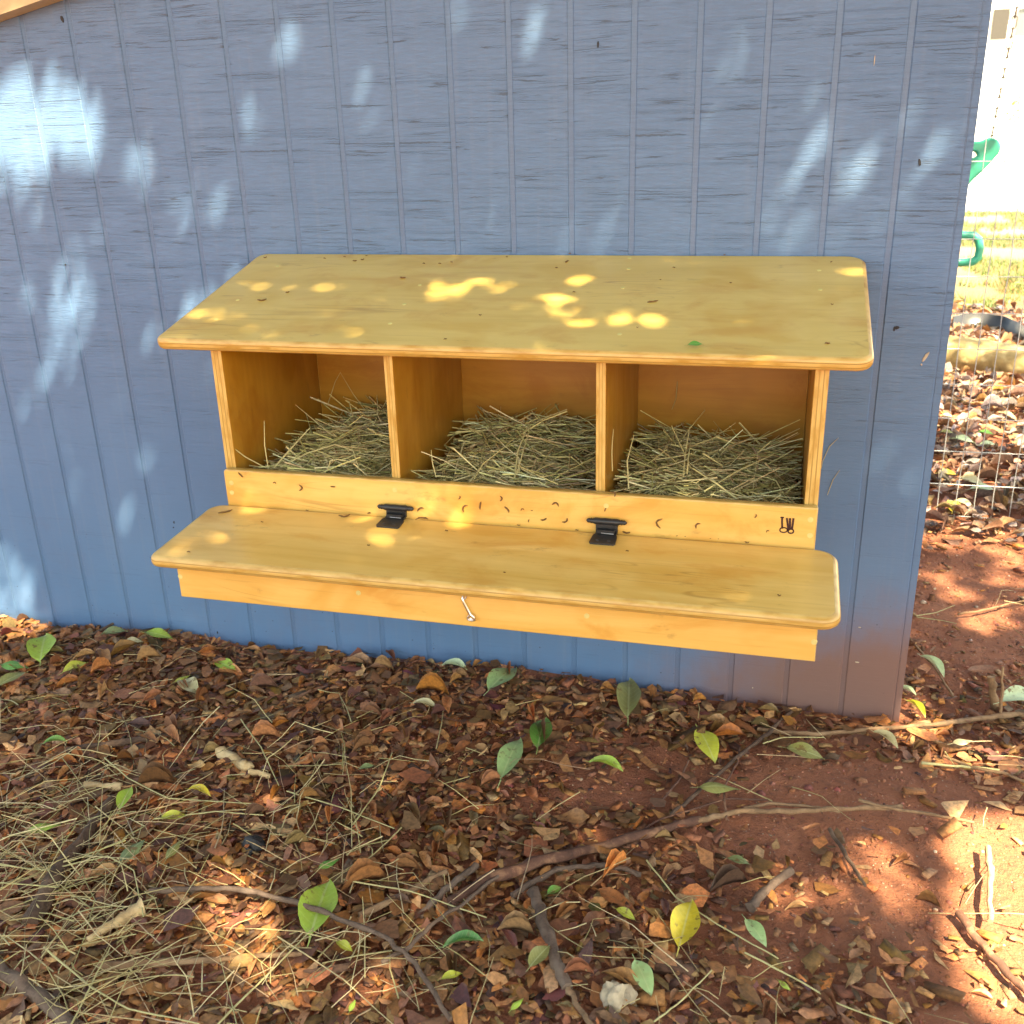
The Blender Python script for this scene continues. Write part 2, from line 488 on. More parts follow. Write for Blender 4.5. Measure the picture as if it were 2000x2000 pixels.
def graded(stops):
    out = [stops[0][0]]
    for (a, s), (b, _) in zip(stops[:-1], stops[1:]):
        n = max(1, int(round((b-a)/s)))
        out += list(a+(b-a)*np.arange(1, n+1)/n)
    return np.array(out)
gx = graded([(-200, 40), (-40, 6), (-8, 1), (-2, 0.05), (-1.5, 0.012), (1.4, 0.05), (4, 1), (10, 6), (40, 40), (200, 1)])
gy = graded([(-200, 40), (-40, 6), (-8, 1), (-2, 0.05), (-1.15, 0.010), (1.25, 0.04), (5, 0.3), (24, 6), (60, 40), (240, 1)])
g = grid_mesh('ground', gx, gy, M['soil'])
tag(g, 'red brown bare soil ground', kind='structure')
dx = graded([(-40, 5), (-2, 1), (12, 5), (60, 1)]); dy = graded([(10.7, 0.5), (22.7, 0.5), (30, 1)])
tag(grid_mesh('driveway', dx, dy, M['concrete'], 0.012), 'pale sunlit concrete beyond the grass', kind='structure')

house_y = 20.5
hb = float(ground_z(6.0, house_y))
house = empty('house', (5, house_y, hb), 'sun bleached white house far behind the wire fence', 'house')
b = MB(); b.box((-14, 0, -0.3), (14, 8, 4.2)); b.build('wall', M['white_paint'], house)
b = MB(); b.add([(-14.5, -0.5, 4.2), (14.5, -0.5, 4.2), (14.5, 4, 6.2), (-14.5, 4, 6.2), (14.5, 8.5, 4.2), (-14.5, 8.5, 4.2)],
                [(0, 1, 2, 3), (3, 2, 4, 5), (0, 3, 5), (1, 4, 2), (0, 5, 4, 1)]); b.build('roof', M['shingle'], house)
def house_panel(x0, y0, x1, y1, name, mat):
    p, q = at(x0, y1, 1, house_y-0.06), at(x1, y0, 1, house_y-0.06)
    b = MB(); b.box((p[0]-5, -0.06, p[2]-hb), (q[0]-5, -0.004, q[2]-hb))
    return b.build(name, mat, house)
w = house_panel(1934, 16, 1974, 78, 'shutter', M['grey_paint'])
w = house_panel(1983, 14, 2040, 72, 'window', M['glass'])
b = MB(); p, q = at(1983, 72, 1, house_y-0.06), at(2040, 14, 1, house_y-0.06)
for (a0, a1, c0, c1) in ((p[0]-0.08, q[0]+0.08, p[2]-0.08, p[2]), (p[0]-0.08, q[0]+0.08, q[2], q[2]+0.08)):
    b.box((a0-5, -0.10, c0-hb), (a1-5, -0.061, c1-hb))
b.build('frame', M['white_paint'], w)

# ------------------------------------------------------------------ the shed
GROOVE0, PITCH_G, GW, GD = 0.0446, 0.0985, 0.0082, 0.0022
WX1 = 0.6385
shed = empty('shed', (0, 0, 0), 'blue grey painted shed wall of grooved rough sawn siding', 'shed')
def rake(x):           # underside of the sloping barge board
    return 1.204+0.20*(x+0.99)
ROOF_T = lambda x: rake(x)+0.10
WX0 = -2.6
ks = range(int((WX0-GROOVE0)/PITCH_G), 6)
def siding_board(x0, x1, parent):
    b = MB(); e = 0.0016
    zt0, zt1 = ROOF_T(x0), ROOF_T(x1)
    zb = -0.10
    vs = [(x0, 0.0055, zb), (x0, -0.0+e, zb), (x0+e, 0, zb), (x1-e, 0, zb), (x1, e, zb), (x1, 0.0055, zb)]
    vt = [(x, y, zt0+(zt1-zt0)*(x-x0)/(x1-x0)) for x, y, z in vs]
    b.add(vs+vt, [(i, i+1, i+7, i+6) for i in range(5)]+[(5, 4, 3, 2, 1, 0), (6, 7, 8, 9, 10, 11)])
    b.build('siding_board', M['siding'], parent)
for k in ks:
    x0 = GROOVE0+PITCH_G*k+GW/2; x1 = GROOVE0+PITCH_G*(k+1)-GW/2
    if x0 < WX0: continue
    siding_board(x0, min(x1, WX1-0.012), shed)
    b = MB()                                  # fine lines milled in the groove floor
    xg = x1+GW/2
    if k < 5:
        for j in range(3):
            xx = xg-GW/2+0.0012+j*0.0021
            b.box((xx, GD-0.0003, -0.10), (xx+0.0011, GD+0.001, ROOF_T(xg)))
        b.build('groove_bead', M['groove'], shed)
b = MB()
b.add([(WX0, GD, -0.1), (WX1, GD, -0.1), (WX1, GD, ROOF_T(WX1)), (WX0, GD, ROOF_T(WX0)),
       (WX0, 0.016, -0.1), (WX1, 0.016, -0.1), (WX1, 0.016, ROOF_T(WX1)), (WX0, 0.016, ROOF_T(WX0))],
      [(0, 1, 2, 3), (4, 7, 6, 5), (1, 5, 6, 2), (0, 3, 7, 4), (3, 2, 6, 7)])
b.build('siding_sheet', M['groove'], shed)
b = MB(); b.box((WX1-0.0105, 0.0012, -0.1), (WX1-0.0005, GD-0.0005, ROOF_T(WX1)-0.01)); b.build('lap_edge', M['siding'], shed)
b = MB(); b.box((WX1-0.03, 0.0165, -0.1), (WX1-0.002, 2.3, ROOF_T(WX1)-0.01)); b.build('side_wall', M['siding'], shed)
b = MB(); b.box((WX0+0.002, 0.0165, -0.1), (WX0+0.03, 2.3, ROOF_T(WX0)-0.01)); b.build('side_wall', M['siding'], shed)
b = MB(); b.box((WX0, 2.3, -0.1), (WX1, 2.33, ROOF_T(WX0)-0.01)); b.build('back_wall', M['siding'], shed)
# barge board and roof slab following the slope
b = MB()
def slab(b, xa, xb, y0, y1, lo, hi):
    b.add([(xa, y0, lo(xa)), (xb, y0, lo(xb)), (xb, y1, lo(xb)), (xa, y1, lo(xa)),
           (xa, y0, hi(xa)), (xb, y0, hi(xb)), (xb, y1, hi(xb)), (xa, y1, hi(xa))],
          [(0,3,2,1),(4,5,6,7),(0,1,5,4),(1,2,6,5),(2,3,7,6),(3,0,4,7)])
slab(b, WX0-0.1, WX1+0.1, -0.040, -0.002, rake, lambda x: rake(x)+0.12)
b.build('barge_board', M['trim'], shed)
b = MB(); slab(b, WX0-0.1, WX1+0.1, -0.07, 2.4, lambda x: rake(x)+0.123, lambda x: rake(x)+0.15); b.build('roof', M['shingle'], shed)
# knots, nail dents and paint chips in the siding
def wall_mark(px, py, w, h, mat, name, rot=0.0, proud=0.0012):
    c = at(px, py, 1, 0.0); b = MB(); n = 9
    pts = [(math.cos(a)*w*(0.8+0.4*rnd.random()), math.sin(a)*h*(0.8+0.4*rnd.random())) for a in [2*math.pi*i/n for i in range(n)]]
    pts = [(x*math.cos(rot)-z*math.sin(rot), x*math.sin(rot)+z*math.cos(rot)) for x, z in pts]
    b.add([(x, 0, z) for x, z in pts]+[(x*0.8, -proud, z*0.8) for x, z in pts],
          [(i, (i+1) % n, n+(i+1) % n, n+i) for i in range(n)]+[tuple(range(n, 2*n))])
    o = b.build(name, mat, shed); o.location = (c[0], -0.0003, c[2])
M['knot'] = plain('dark_knot', (0.03, 0.03, 0.035), 0.8)
for px, py, w_, h_, r_ in ((1796, 317, 0.0022, 0.0055, 0.2), (1168, 87, 0.0018, 0.0055, 0), (1752, 640, 0.0035, 0.003, 0.4), (1747, 642, 0.0015, 0.004, 0),
                           (128, 517, 0.002, 0.0018, 0), (122, 38, 0.003, 0.006, 0.3), (340, 1020, 0.0014, 0.003, 0), (339, 1030, 0.0012, 0.002, 0), (425, 1235, 0.0015, 0.003, 0)):
    wall_mark(px, py, w_, h_, M['knot'], 'knot', r_)
M['chipped'] = plain('bare_wood_chip', (0.5, 0.42, 0.32), 0.8)
for px, py, w_, h_, r_ in ((1808, 697, 0.0025, 0.009, -0.45), (1800, 712, 0.0014, 0.0015, 0), (1679, 1225, 0.0025, 0.0006, 0), (1674, 1293, 0.004, 0.0008, 0), (1470, 1343, 0.001, 0.001, 0), (1708, 118, 0.0007, 0.007, 0)):
    wall_mark(px, py, w_, h_, M['chipped'], 'paint_chip', r_)

# ------------------------------------------------------------------ the nest box
Z0 = 0.81
T = 0.018
box = empty('nest_box', (0, 0, 0.36), 'varnished plywood three hole nest box hung on the blue shed wall', 'nest box')
inv = Matrix.Translation((0, 0, -0.36))
def outline(hx, hy, rad, n=7):
    """rounded rectangle, rad = radii at (+x+y, -x+y, -x-y, +x-y)"""
    pts = []
    for (sx, sy, r_, a0) in ((1, 1, rad[0], 0), (-1, 1, rad[1], 90), (-1, -1, rad[2], 180), (1, -1, rad[3], 270)):
        r_ = max(r_, 0.0004)
        for i in range(n+1):
            a = R(a0+90*i/n)
            pts.append((sx*(hx-r_)+r_*math.cos(a), sy*(hy-r_)+r_*math.sin(a)))
    return pts
def rboard(name, hx, hy, t, rad, er, mats, mw, parent, segs=3):
    """flat board, local Z = thickness, rounded corners and eased edges; mats = (face, edge)"""
    b = MB(); rings = []
    prof = [(er*(1-math.sin(R(90*i/segs))), -t/2+er*(1-math.cos(R(90*i/segs)))) for i in range(segs+1)]
    prof = prof+[(a, -z) for a, z in reversed(prof)]
    for ins, z in prof:
        rings.append([(x, y, z) for x, y in outline(hx-ins, hy-ins, [max(q-ins, 0.0003) for q in rad])])
    n = len(rings[0])
    vs = [p for rg in rings for p in rg]
    fs = [(i*n+j, i*n+(j+1) % n, (i+1)*n+(j+1) % n, (i+1)*n+j) for i in range(len(rings)-1) for j in range(n)]
    b.add(vs, fs, 1, True)
    b.add(rings[0], [tuple(range(n-1, -1, -1))], 0)
    b.add(rings[-1], [tuple(range(n))], 0)
    o = b.build(name, mats, parent)
    o.matrix_world = mw
    o.matrix_parent_inverse = Matrix.Identity(4)
    o.matrix_local = inv @ mw
    return o
def frame(origin, ex, ez):
    ex = Vector(ex).normalized(); ez = Vector(ez).normalized(); ey = ez.cross(ex)
    mm = Matrix.Identity(4)
    for i in range(3):
        mm[i][0] = ex[i]; mm[i][1] = ey[i]; mm[i][2] = ez[i]; mm[i][3] = origin[i]
    return mm
# roof board: slopes down from the wall
RA = (Z0+0.000, -0.002); RF = (Z0-0.0861, -0.3555)      # (z, y) of the top face at back and front
rn = Vector((0, -(RA[0]-RF[0]), (RA[1]-RF[1]))).normalized()
roof_c = Vector((-0.0098, (RA[1]+RF[1])/2, (RA[0]+RF[0])/2))-rn*T/2
roof_len = math.hypot(RA[0]-RF[0], RA[1]-RF[1])
roof = rboard('roof_board', 0.515, roof_len/2, T, (0.030, 0.022, 0.016, 0.022), 0.0065, [M['ply_roof'], M['ply_edge']], frame(roof_c, (1, 0, 0), rn), box)
roof_top0 = roof_c+rn*T/2
def roof_under(y):
    return Z0-0.0861*(-y-0.002)/0.3535-T/rn.z-0.0015
def panel(name, x, y0, y1, z0, t=T, mats=None, top=None, parent=box):
    """vertical panel across the box: profile in y,z, thickness along x; built with local X up the grain"""
    b = MB()
    p = [(y0, z0), (y1, z0), (y1, top(y1)), (y0, top(y0))]
    fr = frame((x, (y0+y1)/2, 0.55), (0, 0, 1), (1, 0, 0))
    fi = fr.inverted()
    A = [fi @ Vector((x-t/2, y, z)) for y, z in p]; B = [fi @ Vector((x+t/2, y, z)) for y, z in p]
    b.add(A+B, [(0, 3, 2, 1), (4, 5, 6, 7)], 0)
    b.add(A+B, [(i, (i+1) % 4, 4+(i+1) % 4, 4+i) for i in range(4)], 1)
    o = b.build(name, mats or [M['ply_in_shade'], M['ply_edge']], parent)
    bm = bmesh.new(); bm.from_mesh(o.data); bmesh.ops.remove_doubles(bm, verts=bm.verts, dist=1e-6)
    bmesh.ops.recalc_face_normals(bm, faces=bm.faces); bm.to_mesh(o.data); bm.free()
    o.matrix_local = inv @ fr
    md = o.modifiers.new('eased_edge', 'BEVEL'); md.width = 0.0014; md.segments = 2
    return o
PF = -0.3275
Zb = Z0-0.4525
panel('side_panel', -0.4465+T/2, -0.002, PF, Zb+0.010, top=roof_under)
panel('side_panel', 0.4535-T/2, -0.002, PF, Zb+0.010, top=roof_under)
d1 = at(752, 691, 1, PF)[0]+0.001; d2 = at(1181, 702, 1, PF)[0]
panel('divider', -0.158, -0.0145, PF, Zb+0.055, top=roof_under, t=0.014, mats=[M['ply_in_shade'], M['ply_edge_thin']])
panel('divider', 0.1545, -0.0145, PF, Zb+0.055, top=roof_under, t=0.014, mats=[M['ply_in_shade'], M['ply_edge_thin']])
# back panel and floor
IW = 0.4317
rboard('back_panel', IW, (roof_under(-0.008)-Zb-0.02)/2, 0.010, (0.001,)*4, 0.001, [M['ply_in_shade'], M['ply_edge']],
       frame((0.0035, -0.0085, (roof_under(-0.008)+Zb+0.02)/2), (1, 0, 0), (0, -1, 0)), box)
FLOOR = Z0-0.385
rboard('floor_board', IW, 0.155, 0.012, (0.001,)*4, 0.001, [M['ply_in_shade'], M['ply_edge']], frame((0.0035, -0.171, FLOOR-0.012), (1, 0, 0), (0, 0, 1)), box)
# front rail
RY = -0.3420; rail_top, rail_bot = Z0-0.2915, Z0-0.3485
rboard('front_rail', 0.4485, (rail_top-rail_bot)/2+0.009, 0.0135, (0.002, 0.006, 0.002, 0.002), 0.0022, [M['ply'], M['ply_edge_thin']],
       frame((0.0053, RY+0.00675, (rail_top+rail_bot)/2-0.009), (1, 0, 0), (0, -1, 0)), box)
# tray lid
LB = (RY-0.0022, Z0-0.3484); LF = (-0.5315, Z0-0.3625)
ln_ = Vector((0, -(LB[1]-LF[1]), (LB[0]-LF[0]))).normalized()
lid_c = Vector((0.0084, (LB[0]+LF[0])/2, (LB[1]+LF[1])/2))-ln_*T/2
lid_len = math.hypot(LB[0]-LF[0], LB[1]-LF[1])
rboard('tray_lid', 0.4755, lid_len/2, T, (0.030, 0.026, 0.016, 0.024), 0.0075, [M['ply'], M['ply_edge']], frame(lid_c, (1, 0, 0), ln_), box)
lid_top0 = lid_c+ln_*T/2
# tray under the lid
TY = -0.4735; tz1 = Z0-0.3815
rboard('tray_front', 0.4605, (tz1-Zb)/2, 0.0135, (0.001,)*4, 0.0012, [M['ply'], M['ply_edge_thin']], frame((0.0, TY+0.00675, (tz1+Zb)/2), (1, 0, 0), (0, -1, 0)), box)
for sx in (-1, 1):
    rboard('tray_side', 0.0645, (tz1-0.002-Zb-0.004)/2, 0.013, (0.001,)*4, 0.001, [M['ply_in_shade'], M['ply_edge_thin']],
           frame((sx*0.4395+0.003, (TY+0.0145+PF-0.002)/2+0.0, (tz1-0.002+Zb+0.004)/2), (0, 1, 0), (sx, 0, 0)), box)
rboard('tray_bottom', IW-0.003, 0.223, 0.006, (0.001,)*4, 0.001, [M['ply_in_shade'], M['ply_edge_thin']], frame((0.0035, -0.233, Zb+0.006), (1, 0, 0), (0, 0, 1)), box)
# screw plugs, pale filler discs a hair proud of the wood
def plug(p, nrm, r_=0.0042):
    b = MB(); n = 10
    ring = [(math.cos(2*math.pi*i/n)*r_, math.sin(2*math.pi*i/n)*r_) for i in range(n)]
    b.add([(x, y, -0.002) for x, y in ring]+[(x*0.9, y*0.9, 0.0004) for x, y in ring], [(i, (i+1) % n, n+(i+1) % n, n+i) for i in range(n)]+[tuple(range(n, 2*n))])
    o = b.build('screw_plug', M['plug'], box)
    o.matrix_local = inv @ frame(p, Vector(nrm).orthogonal(), nrm)
rail_pt = lambda x, y: at(x, y, 1, RY)
front_pt = lambda x, y: at(x, y, 1, TY)
roof_pt = lambda x, y: at_plane(x, y, roof_top0, np.array(rn))
lid_pt = lambda x, y: at_plane(x, y, lid_top0, np.array(ln_))
for x, y in ((771, 957), (1184, 988), (452, 943), (453, 962), (1583, 1015), (1582, 1046)): plug(rail_pt(x, y), (0, -1, 0))
for x, y in ((700, 1158), (1146, 1203), (1590, 1254), (352, 1126)): plug(front_pt(x, y), (0, -1, 0))
for x, y in ((464, 586), (542, 520), (790, 594), (820, 557), (422, 624), (762, 632), (1230, 504), (1228, 525), (1216, 562), (1600, 528), (1602, 566), (1210, 653)): plug(roof_pt(x, y), rn, 0.0035)

# black hinges between rail and lid
def hinge(px, py):
    c = rail_pt(px, py); x = c[0]; z = c[2]
    y = RY
    b = MB()                                            # barrel with pointed finials
    prof = [(-0.0295, 0.0004), (-0.0275, 0.0028), (-0.0255, 0.0036), (-0.0235, 0.0030), (-0.0220, 0.0042), (-0.0205, 0.0032), (-0.016, 0.0050), (-0.0085, 0.0046),
            (0, 0.0050), (0.0085, 0.0046), (0.016, 0.0050), (0.0205, 0.0032), (0.0220, 0.0042), (0.0235, 0.0030), (0.0255, 0.0036), (0.0275, 0.0028), (0.0295, 0.0004)]
    b.tube([(x+a, y-0.0055, z) for a, _ in prof], [r_ for _, r_ in prof], 10)
    hg = b.build('hinge', M['black_iron'], box); hg.matrix_local = inv
    hg['label'] = 'left black hinge' if px < 1000 else 'right black hinge'
    b = MB(); w = 0.0165
    b.box((x-w*0.95, y-0.0052, rail_bot+0.002), (x+w*0.95, y-0.0004, z-0.001))    # leaf on the rail
    b.box((x-w*0.6, y-0.0078, rail_bot+0.010), (x+w*0.6, y-0.0053, z-0.004))
    o = b.build('hinge_leaf', M['black_iron'], hg)
    b = MB()
    yl0, yl1 = y-0.0010, y-0.043                        # leaf lying on the lid, slightly flared
    zt = lambda yy: lid_top0[2]+(lid_top0[1]-yy)*(ln_.y/ln_.z)+0.0002
    xs_ = [(yl0, w*0.95), (y-0.014, w*0.9), (y-0.018, w*1.05), (yl1+0.003, w*1.12), (yl1, w*1.0)]
    top = [(x-q, yy, zt(yy)+0.0024) for yy, q in xs_]+[(x+q, yy, zt(yy)+0.0024) for yy, q in reversed(xs_)]
    bot = [(p[0], p[1], p[2]-0.0026) for p in top]
    n = len(top)
    b.add(top+bot, [tuple(range(n))]+[(i, (i+1) % n, n+(i+1) % n, n+i) for i in range(n)])
    b.box((x-w*0.75, y-0.0145, zt(y-0.008)+0.0024), (x+w*0.75, y-0.001, zt(y-0.008)+0.0075))
    o = b.build('hinge_leaf', M['black_iron'], hg)
    b = MB(); b.tube([(x-0.006, y-0.0155, zt(y)+0.0032), (x+0.004, y-0.0172, zt(y)+0.0036), (x+0.012, y-0.0165, zt(y)+0.0032)], 0.0005, 5)
    o = b.build('hinge_pin', M['zinc'], hg)
    for (sx_, sy_) in ((-0.008, -0.034), (0.008, -0.034)):
        b = MB(); b.tube([(x+sx_, y+sy_, zt(y+sy_)+0.002), (x+sx_, y+sy_, zt(y+sy_)+0.0034)], [0.0026, 0.0018], 8)
        o = b.build('screw', M['black_iron'], hg)
hinge(775, 989); hinge(1186, 1016)

# hook and eye latch hanging on the tray front
def lpt(x, y, out): p = at(x, y, 1, TY-out); return Vector(p)
b = MB(); b.tube([lpt(907, 1158, -0.004), lpt(907, 1159, 0.004)], 0.0013, 6)
ring = [lpt(907+4*math.cos(a), 1163+7*math.sin(a), 0.006) for a in [2*math.pi*i/12 for i in range(12)]]
b.tube(ring, 0.0011, 6, closed=True); o = b.build('latch_eye', M['zinc'], box); o.matrix_local = inv
b = MB(); b.tube([lpt(904, 1163, 0.005), lpt(903, 1169, 0.0075), lpt(906, 1177, 0.0075), lpt(913, 1190, 0.006), lpt(919, 1201, 0.006), lpt(925, 1205, 0.006), lpt(927, 1211, 0.006), lpt(921, 1213, 0.006)],
                 [0.0012, 0.0017, 0.0019, 0.0021, 0.0024, 0.0021, 0.0018, 0.0012], 7); o = b.build('latch_hook', M['zinc'], box); o.matrix_local = inv
b = MB(); ring = [lpt(919+6*math.cos(a), 1207+5*math.sin(a), 0.004) for a in [2*math.pi*i/12 for i in range(12)]]
b.tube(ring, 0.0013, 6, closed=True); b.tube([lpt(919, 1209, -0.004), lpt(919, 1209, 0.003)], 0.0014, 6)
o = b.build('latch_eye', M['zinc'], box); o.matrix_local = inv
b = MB(); b.tube([lpt(884, 1158, 0.0015), lpt(895, 1156, 0.003), lpt(904, 1157, 0.004)], [0.0005, 0.0009, 0.0012], 6); o = b.build('latch_screw', M['zinc'], box); o.matrix_local = inv

# maker's mark burnt into the rail: T and W whose feet end in rings
b = MB()
def mp(u, v): return at(1460+u*200/1932, 960+v*200/1932, 1, RY)
def stroke(pts, w):
    P = [Vector(mp(*p)) for p in pts]
    L, Rr = [], []
    for i, p in enumerate(P):
        t_ = (P[min(i+1, len(P)-1)]-P[max(i-1, 0)]).normalized(); s_ = Vector((-t_.z, 0, t_.x))*w/2
        L.append(p+s_); Rr.append(p-s_)
    yo = Vector((0, -0.0005, 0)); yb = Vector((0, 0.001, 0))
    vs = [q+yo for q in L]+[q+yo for q in Rr]+[q+yb for q in L]+[q+yb for q in Rr]; k = len(P)
    fs = [(i, i+1, k+i+1, k+i) for i in range(k-1)]+[(2*k+i, 2*k+i+1, i+1, i) for i in range(k-1)]+[(k+i, k+i+1, 3*k+i+1, 3*k+i) for i in range(k-1)]
    b.add(vs, fs)
stroke([(620, 487), (690, 490)], 0.0020)
stroke([(655, 490), (652, 560), (655, 700)], 0.0026)
stroke([(680+72*math.cos(a), 725+46*math.sin(a)) for a in [2*math.pi*i/16 for i in range(17)]], 0.0017)
stroke([(740, 495), (752, 580), (772, 740)], 0.0026)
stroke([(803, 500), (800, 580), (800, 700)], 0.0030)
stroke([(868, 500), (858, 580), (838, 720)], 0.0028)
stroke([(818+52*math.cos(a), 748+40*math.sin(a)) for a in [2*math.pi*i/16 for i in range(17)]], 0.0020)
bo = b.build('brand_mark', M['burn'], box); bo.matrix_local = inv; bo['label'] = 'burnt TW monogram with ringed feet'

# ------------------------------------------------------------------ leaves, straw, chips: templates
def leaf_template(L=1.0, W=0.42, curl=0.1, bend=0.1, wav=0.05, n=7, petiole=True, tipx=0.45, seed=0):
    r_ = random.Random(seed)
    vs = []; uv = []; fs = []
    ph = r_.random()*6
    for i in range(n):
        t = i/(n-1)
        tt = t**(math.log(0.5)/math.log(tipx))
        w = W/2*max(0.0, math.sin(math.pi*tt))**0.85+0.004
        z0 = bend*(4*t*(1-t))-bend*0.5
        for s in (-1, -0.5, 0, 0.5, 1):
            z = z0+curl*abs(s)**1.5*w/W*2+wav*math.sin(t*7+ph+s*2)*abs(s)
            vs.append((L*(t-0.5), s*w*L*(1-0.25*abs(curl)), z*L)); uv.append((t, s*w/(W/2)))
    for i in range(n-1):
        for j in range(4):
            a = i*5+j
            fs += [(a, a+5, a+6), (a, a+6, a+1)]
    if petiole:
        b0 = len(vs); zb = vs[2][2]
        for (x, y, z) in ((-0.5, 0.012, 0), (-0.5, -0.012, 0), (-0.68, 0.007, -0.02), (-0.68, -0.007, -0.02)):
            vs.append((x*L, y*L, zb+z*L)); uv.append((0, 0))
        fs += [(b0, b0+2, b0+3), (b0, b0+3, b0+1)]
    return np.array(vs), np.array(fs), np.array(uv)
LEAF = [leaf_template(1, W, c, be, wv, 6, pe, tx, i) for i, (W, c, be, wv, pe, tx) in enumerate((
    (0.38, 0.06, 0.04, 0.05, True, 0.45), (0.33, 0.12, 0.05, 0.06, False, 0.5), (0.42, -0.08, 0.04, 0.07, True, 0.42), (0.27, 0.25, 0.05, 0.05, False, 0.5),
    (0.46, 0.04, -0.04, 0.09, False, 0.48), (0.34, 0.03, 0.07, 0.06, True, 0.4), (0.26, 0.5, 0.1, 0.03, True, 0.5), (0.62, -0.2, -0.04, 0.10, False, 0.56)))]
def chip_template(seed):
    r_ = np.random.default_rng(seed)
    v = np.array([(-1, -1, -1), (1, -1, -1), (1, 1, -1), (-1, 1, -1), (-1, -1, 1), (1, -1, 1), (1, 1, 1), (-1, 1, 1)], float)*0.5
    v *= np.array([1, 0.42, 0.16]); v += r_.normal(0, 0.07, v.shape)*np.array([1, 0.8, 0.5])
    q = [(0,3,2,1),(4,5,6,7),(0,1,5,4),(1,2,6,5),(2,3,7,6),(3,0,4,7)]
    f = [t for a in q for t in ((a[0], a[1], a[2]), (a[0], a[2], a[3]))]
    return v, np.array(f), np.zeros((8, 2))
CHIP = [chip_template(i) for i in range(8)]
def clod_template(seed):
    r_ = np.random.default_rng(seed)
    bm = bmesh.new(); bmesh.ops.create_icosphere(bm, subdivisions=1, radius=0.5)
    v = np.array([p.co[:] for p in bm.verts]); bm.faces.ensure_lookup_table()
    f = np.array([[q.index for q in fa.verts] for fa in bm.faces]); bm.free()
    v = v*(1+r_.normal(0, 0.16, (len(v), 1)))*np.array([1, 0.85, 0.62])
    return v, f, np.zeros((len(v), 2))
def scrap_template(seed):
    r_ = np.random.default_rng(seed); k = 7
    a = np.sort(r_.uniform(0, 6.28, k)); rad = r_.uniform(0.28, 0.55, k)
    el = r_.uniform(0.35, 0.75)
    x = np.cos(a)*rad*1.15; y = np.sin(a)*rad*el
    z = 0.25*x*x*r_.choice([-1, 1])+0.3*y*y*r_.choice([-1, 1])+r_.normal(0, 0.03, k)
    v = np.concatenate([np.column_stack([x, y, z]), [[0, 0, 0.02]]])
    f = np.array([(i, (i+1) % k, k) for i in range(k)])
    return v, f, np.column_stack([v[:, 0]+0.5, v[:, 1]*1.4+0.5])
SCRAP = [scrap_template(100+i) for i in range(14)]
CLOD = [clod_template(i) for i in range(6)]

def rot_mats(yaw, tilt, tdir, spin=None):
    """rotation matrices: yaw about z, then tilt about a horizontal axis at angle tdir"""
    c, s = np.cos(yaw), np.sin(yaw); z = np.zeros_like(c); o = np.ones_like(c)
    A = np.stack([np.stack([c, -s, z], -1), np.stack([s, c, z], -1), np.stack([z, z, o], -1)], -2)
    kx, ky = np.cos(tdir), np.sin(tdir); ct, st = np.cos(tilt), np.sin(tilt); v = 1-ct
    B = np.stack([np.stack([ct+kx*kx*v, kx*ky*v, ky*st], -1), np.stack([kx*ky*v, ct+ky*ky*v, -kx*st], -1), np.stack([-ky*st, kx*st, ct], -1)], -2)
    return B @ A

def scatter(name, templates, P, size, yaw, tilt, tdir, colors, mat, kind='stuff', label=None, parent=None, smooth=True, stretch=None):
    Vs, Ts, Cs, Us = [], [], [], []; base = 0
    pick = rng.integers(0, len(templates), len(P))
    RM = rot_mats(yaw, tilt, tdir)
    for k, (v, f, uv) in enumerate(templates):
        idx = np.where(pick == k)[0]
        if not len(idx): continue
        vv = v[None]*size[idx][:, None, None]
        if stretch is not None: vv = vv*stretch[idx][:, None, :]
        W = np.einsum('nij,nkj->nki', RM[idx], vv)+P[idx][:, None, :]
        Vs.append(W.reshape(-1, 3)); Cs.append(np.repeat(colors[idx], len(v), 0)); Us.append(np.tile(uv, (len(idx), 1)))
        Ts.append((f[None]+(np.arange(len(idx))*len(v))[:, None, None]).reshape(-1, 3)+base)
        base += len(idx)*len(v)
    o = fast_mesh(name, np.concatenate(Vs), np.concatenate(Ts), mat, np.concatenate(Cs), np.concatenate(Us), parent, smooth)
    tag(o, label, kind=kind)
    return o
def palette(cols, n, var=0.18, w=None):
    c = np.array(cols)[rng.choice(len(cols), n, p=None if w is None else np.array(w)/sum(w))]
    return np.clip(c*(1+rng.normal(0, var, (n, 1)))+rng.normal(0, 0.012, (n, 3)), 0.01, 0.9)

def straw_batch(P, L, yaw, pitch, bow, rad, nseg=4):
    """thin three sided stalks"""
    n = len(P); Vs = []
    dirs = np.stack([np.cos(yaw)*np.cos(pitch), np.sin(yaw)*np.cos(pitch), np.sin(pitch)], -1)
    side = np.stack([-np.sin(yaw), np.cos(yaw), 0*yaw], -1)
    up = np.cross(dirs, side)
    ca = rng.uniform(0, 2*np.pi, n)
    bv = side*np.cos(ca)[:, None]+up*np.abs(np.sin(ca))[:, None]
    kink = rng.uniform(0.3, 0.7, n)
    for i in range(nseg+1):
        t = i/nseg
        q = np.where(t < kink, t/kink, (1-t)/(1-kink))
        c = P+dirs*((t-0.5)*L)[:, None]+bv*(bow*L*q*(0.6+0.4*q))[:, None]
        rr = rad*(1-0.55*t)
        for j in range(3):
            a = 2*math.pi*j/3
            Vs.append(c+(side*math.cos(a)+up*math.sin(a))*rr[:, None])
    V = np.stack(Vs, 1)
    f = []
    for i in range(nseg):
        for j in range(3):
            a, b2, c2, d2 = i*3+j, i*3+(j+1) % 3, (i+1)*3+(j+1) % 3, (i+1)*3+j
            f += [(a, b2, c2), (a, c2, d2)]
    f = np.array(f); k = (nseg+1)*3
    return V, f, k

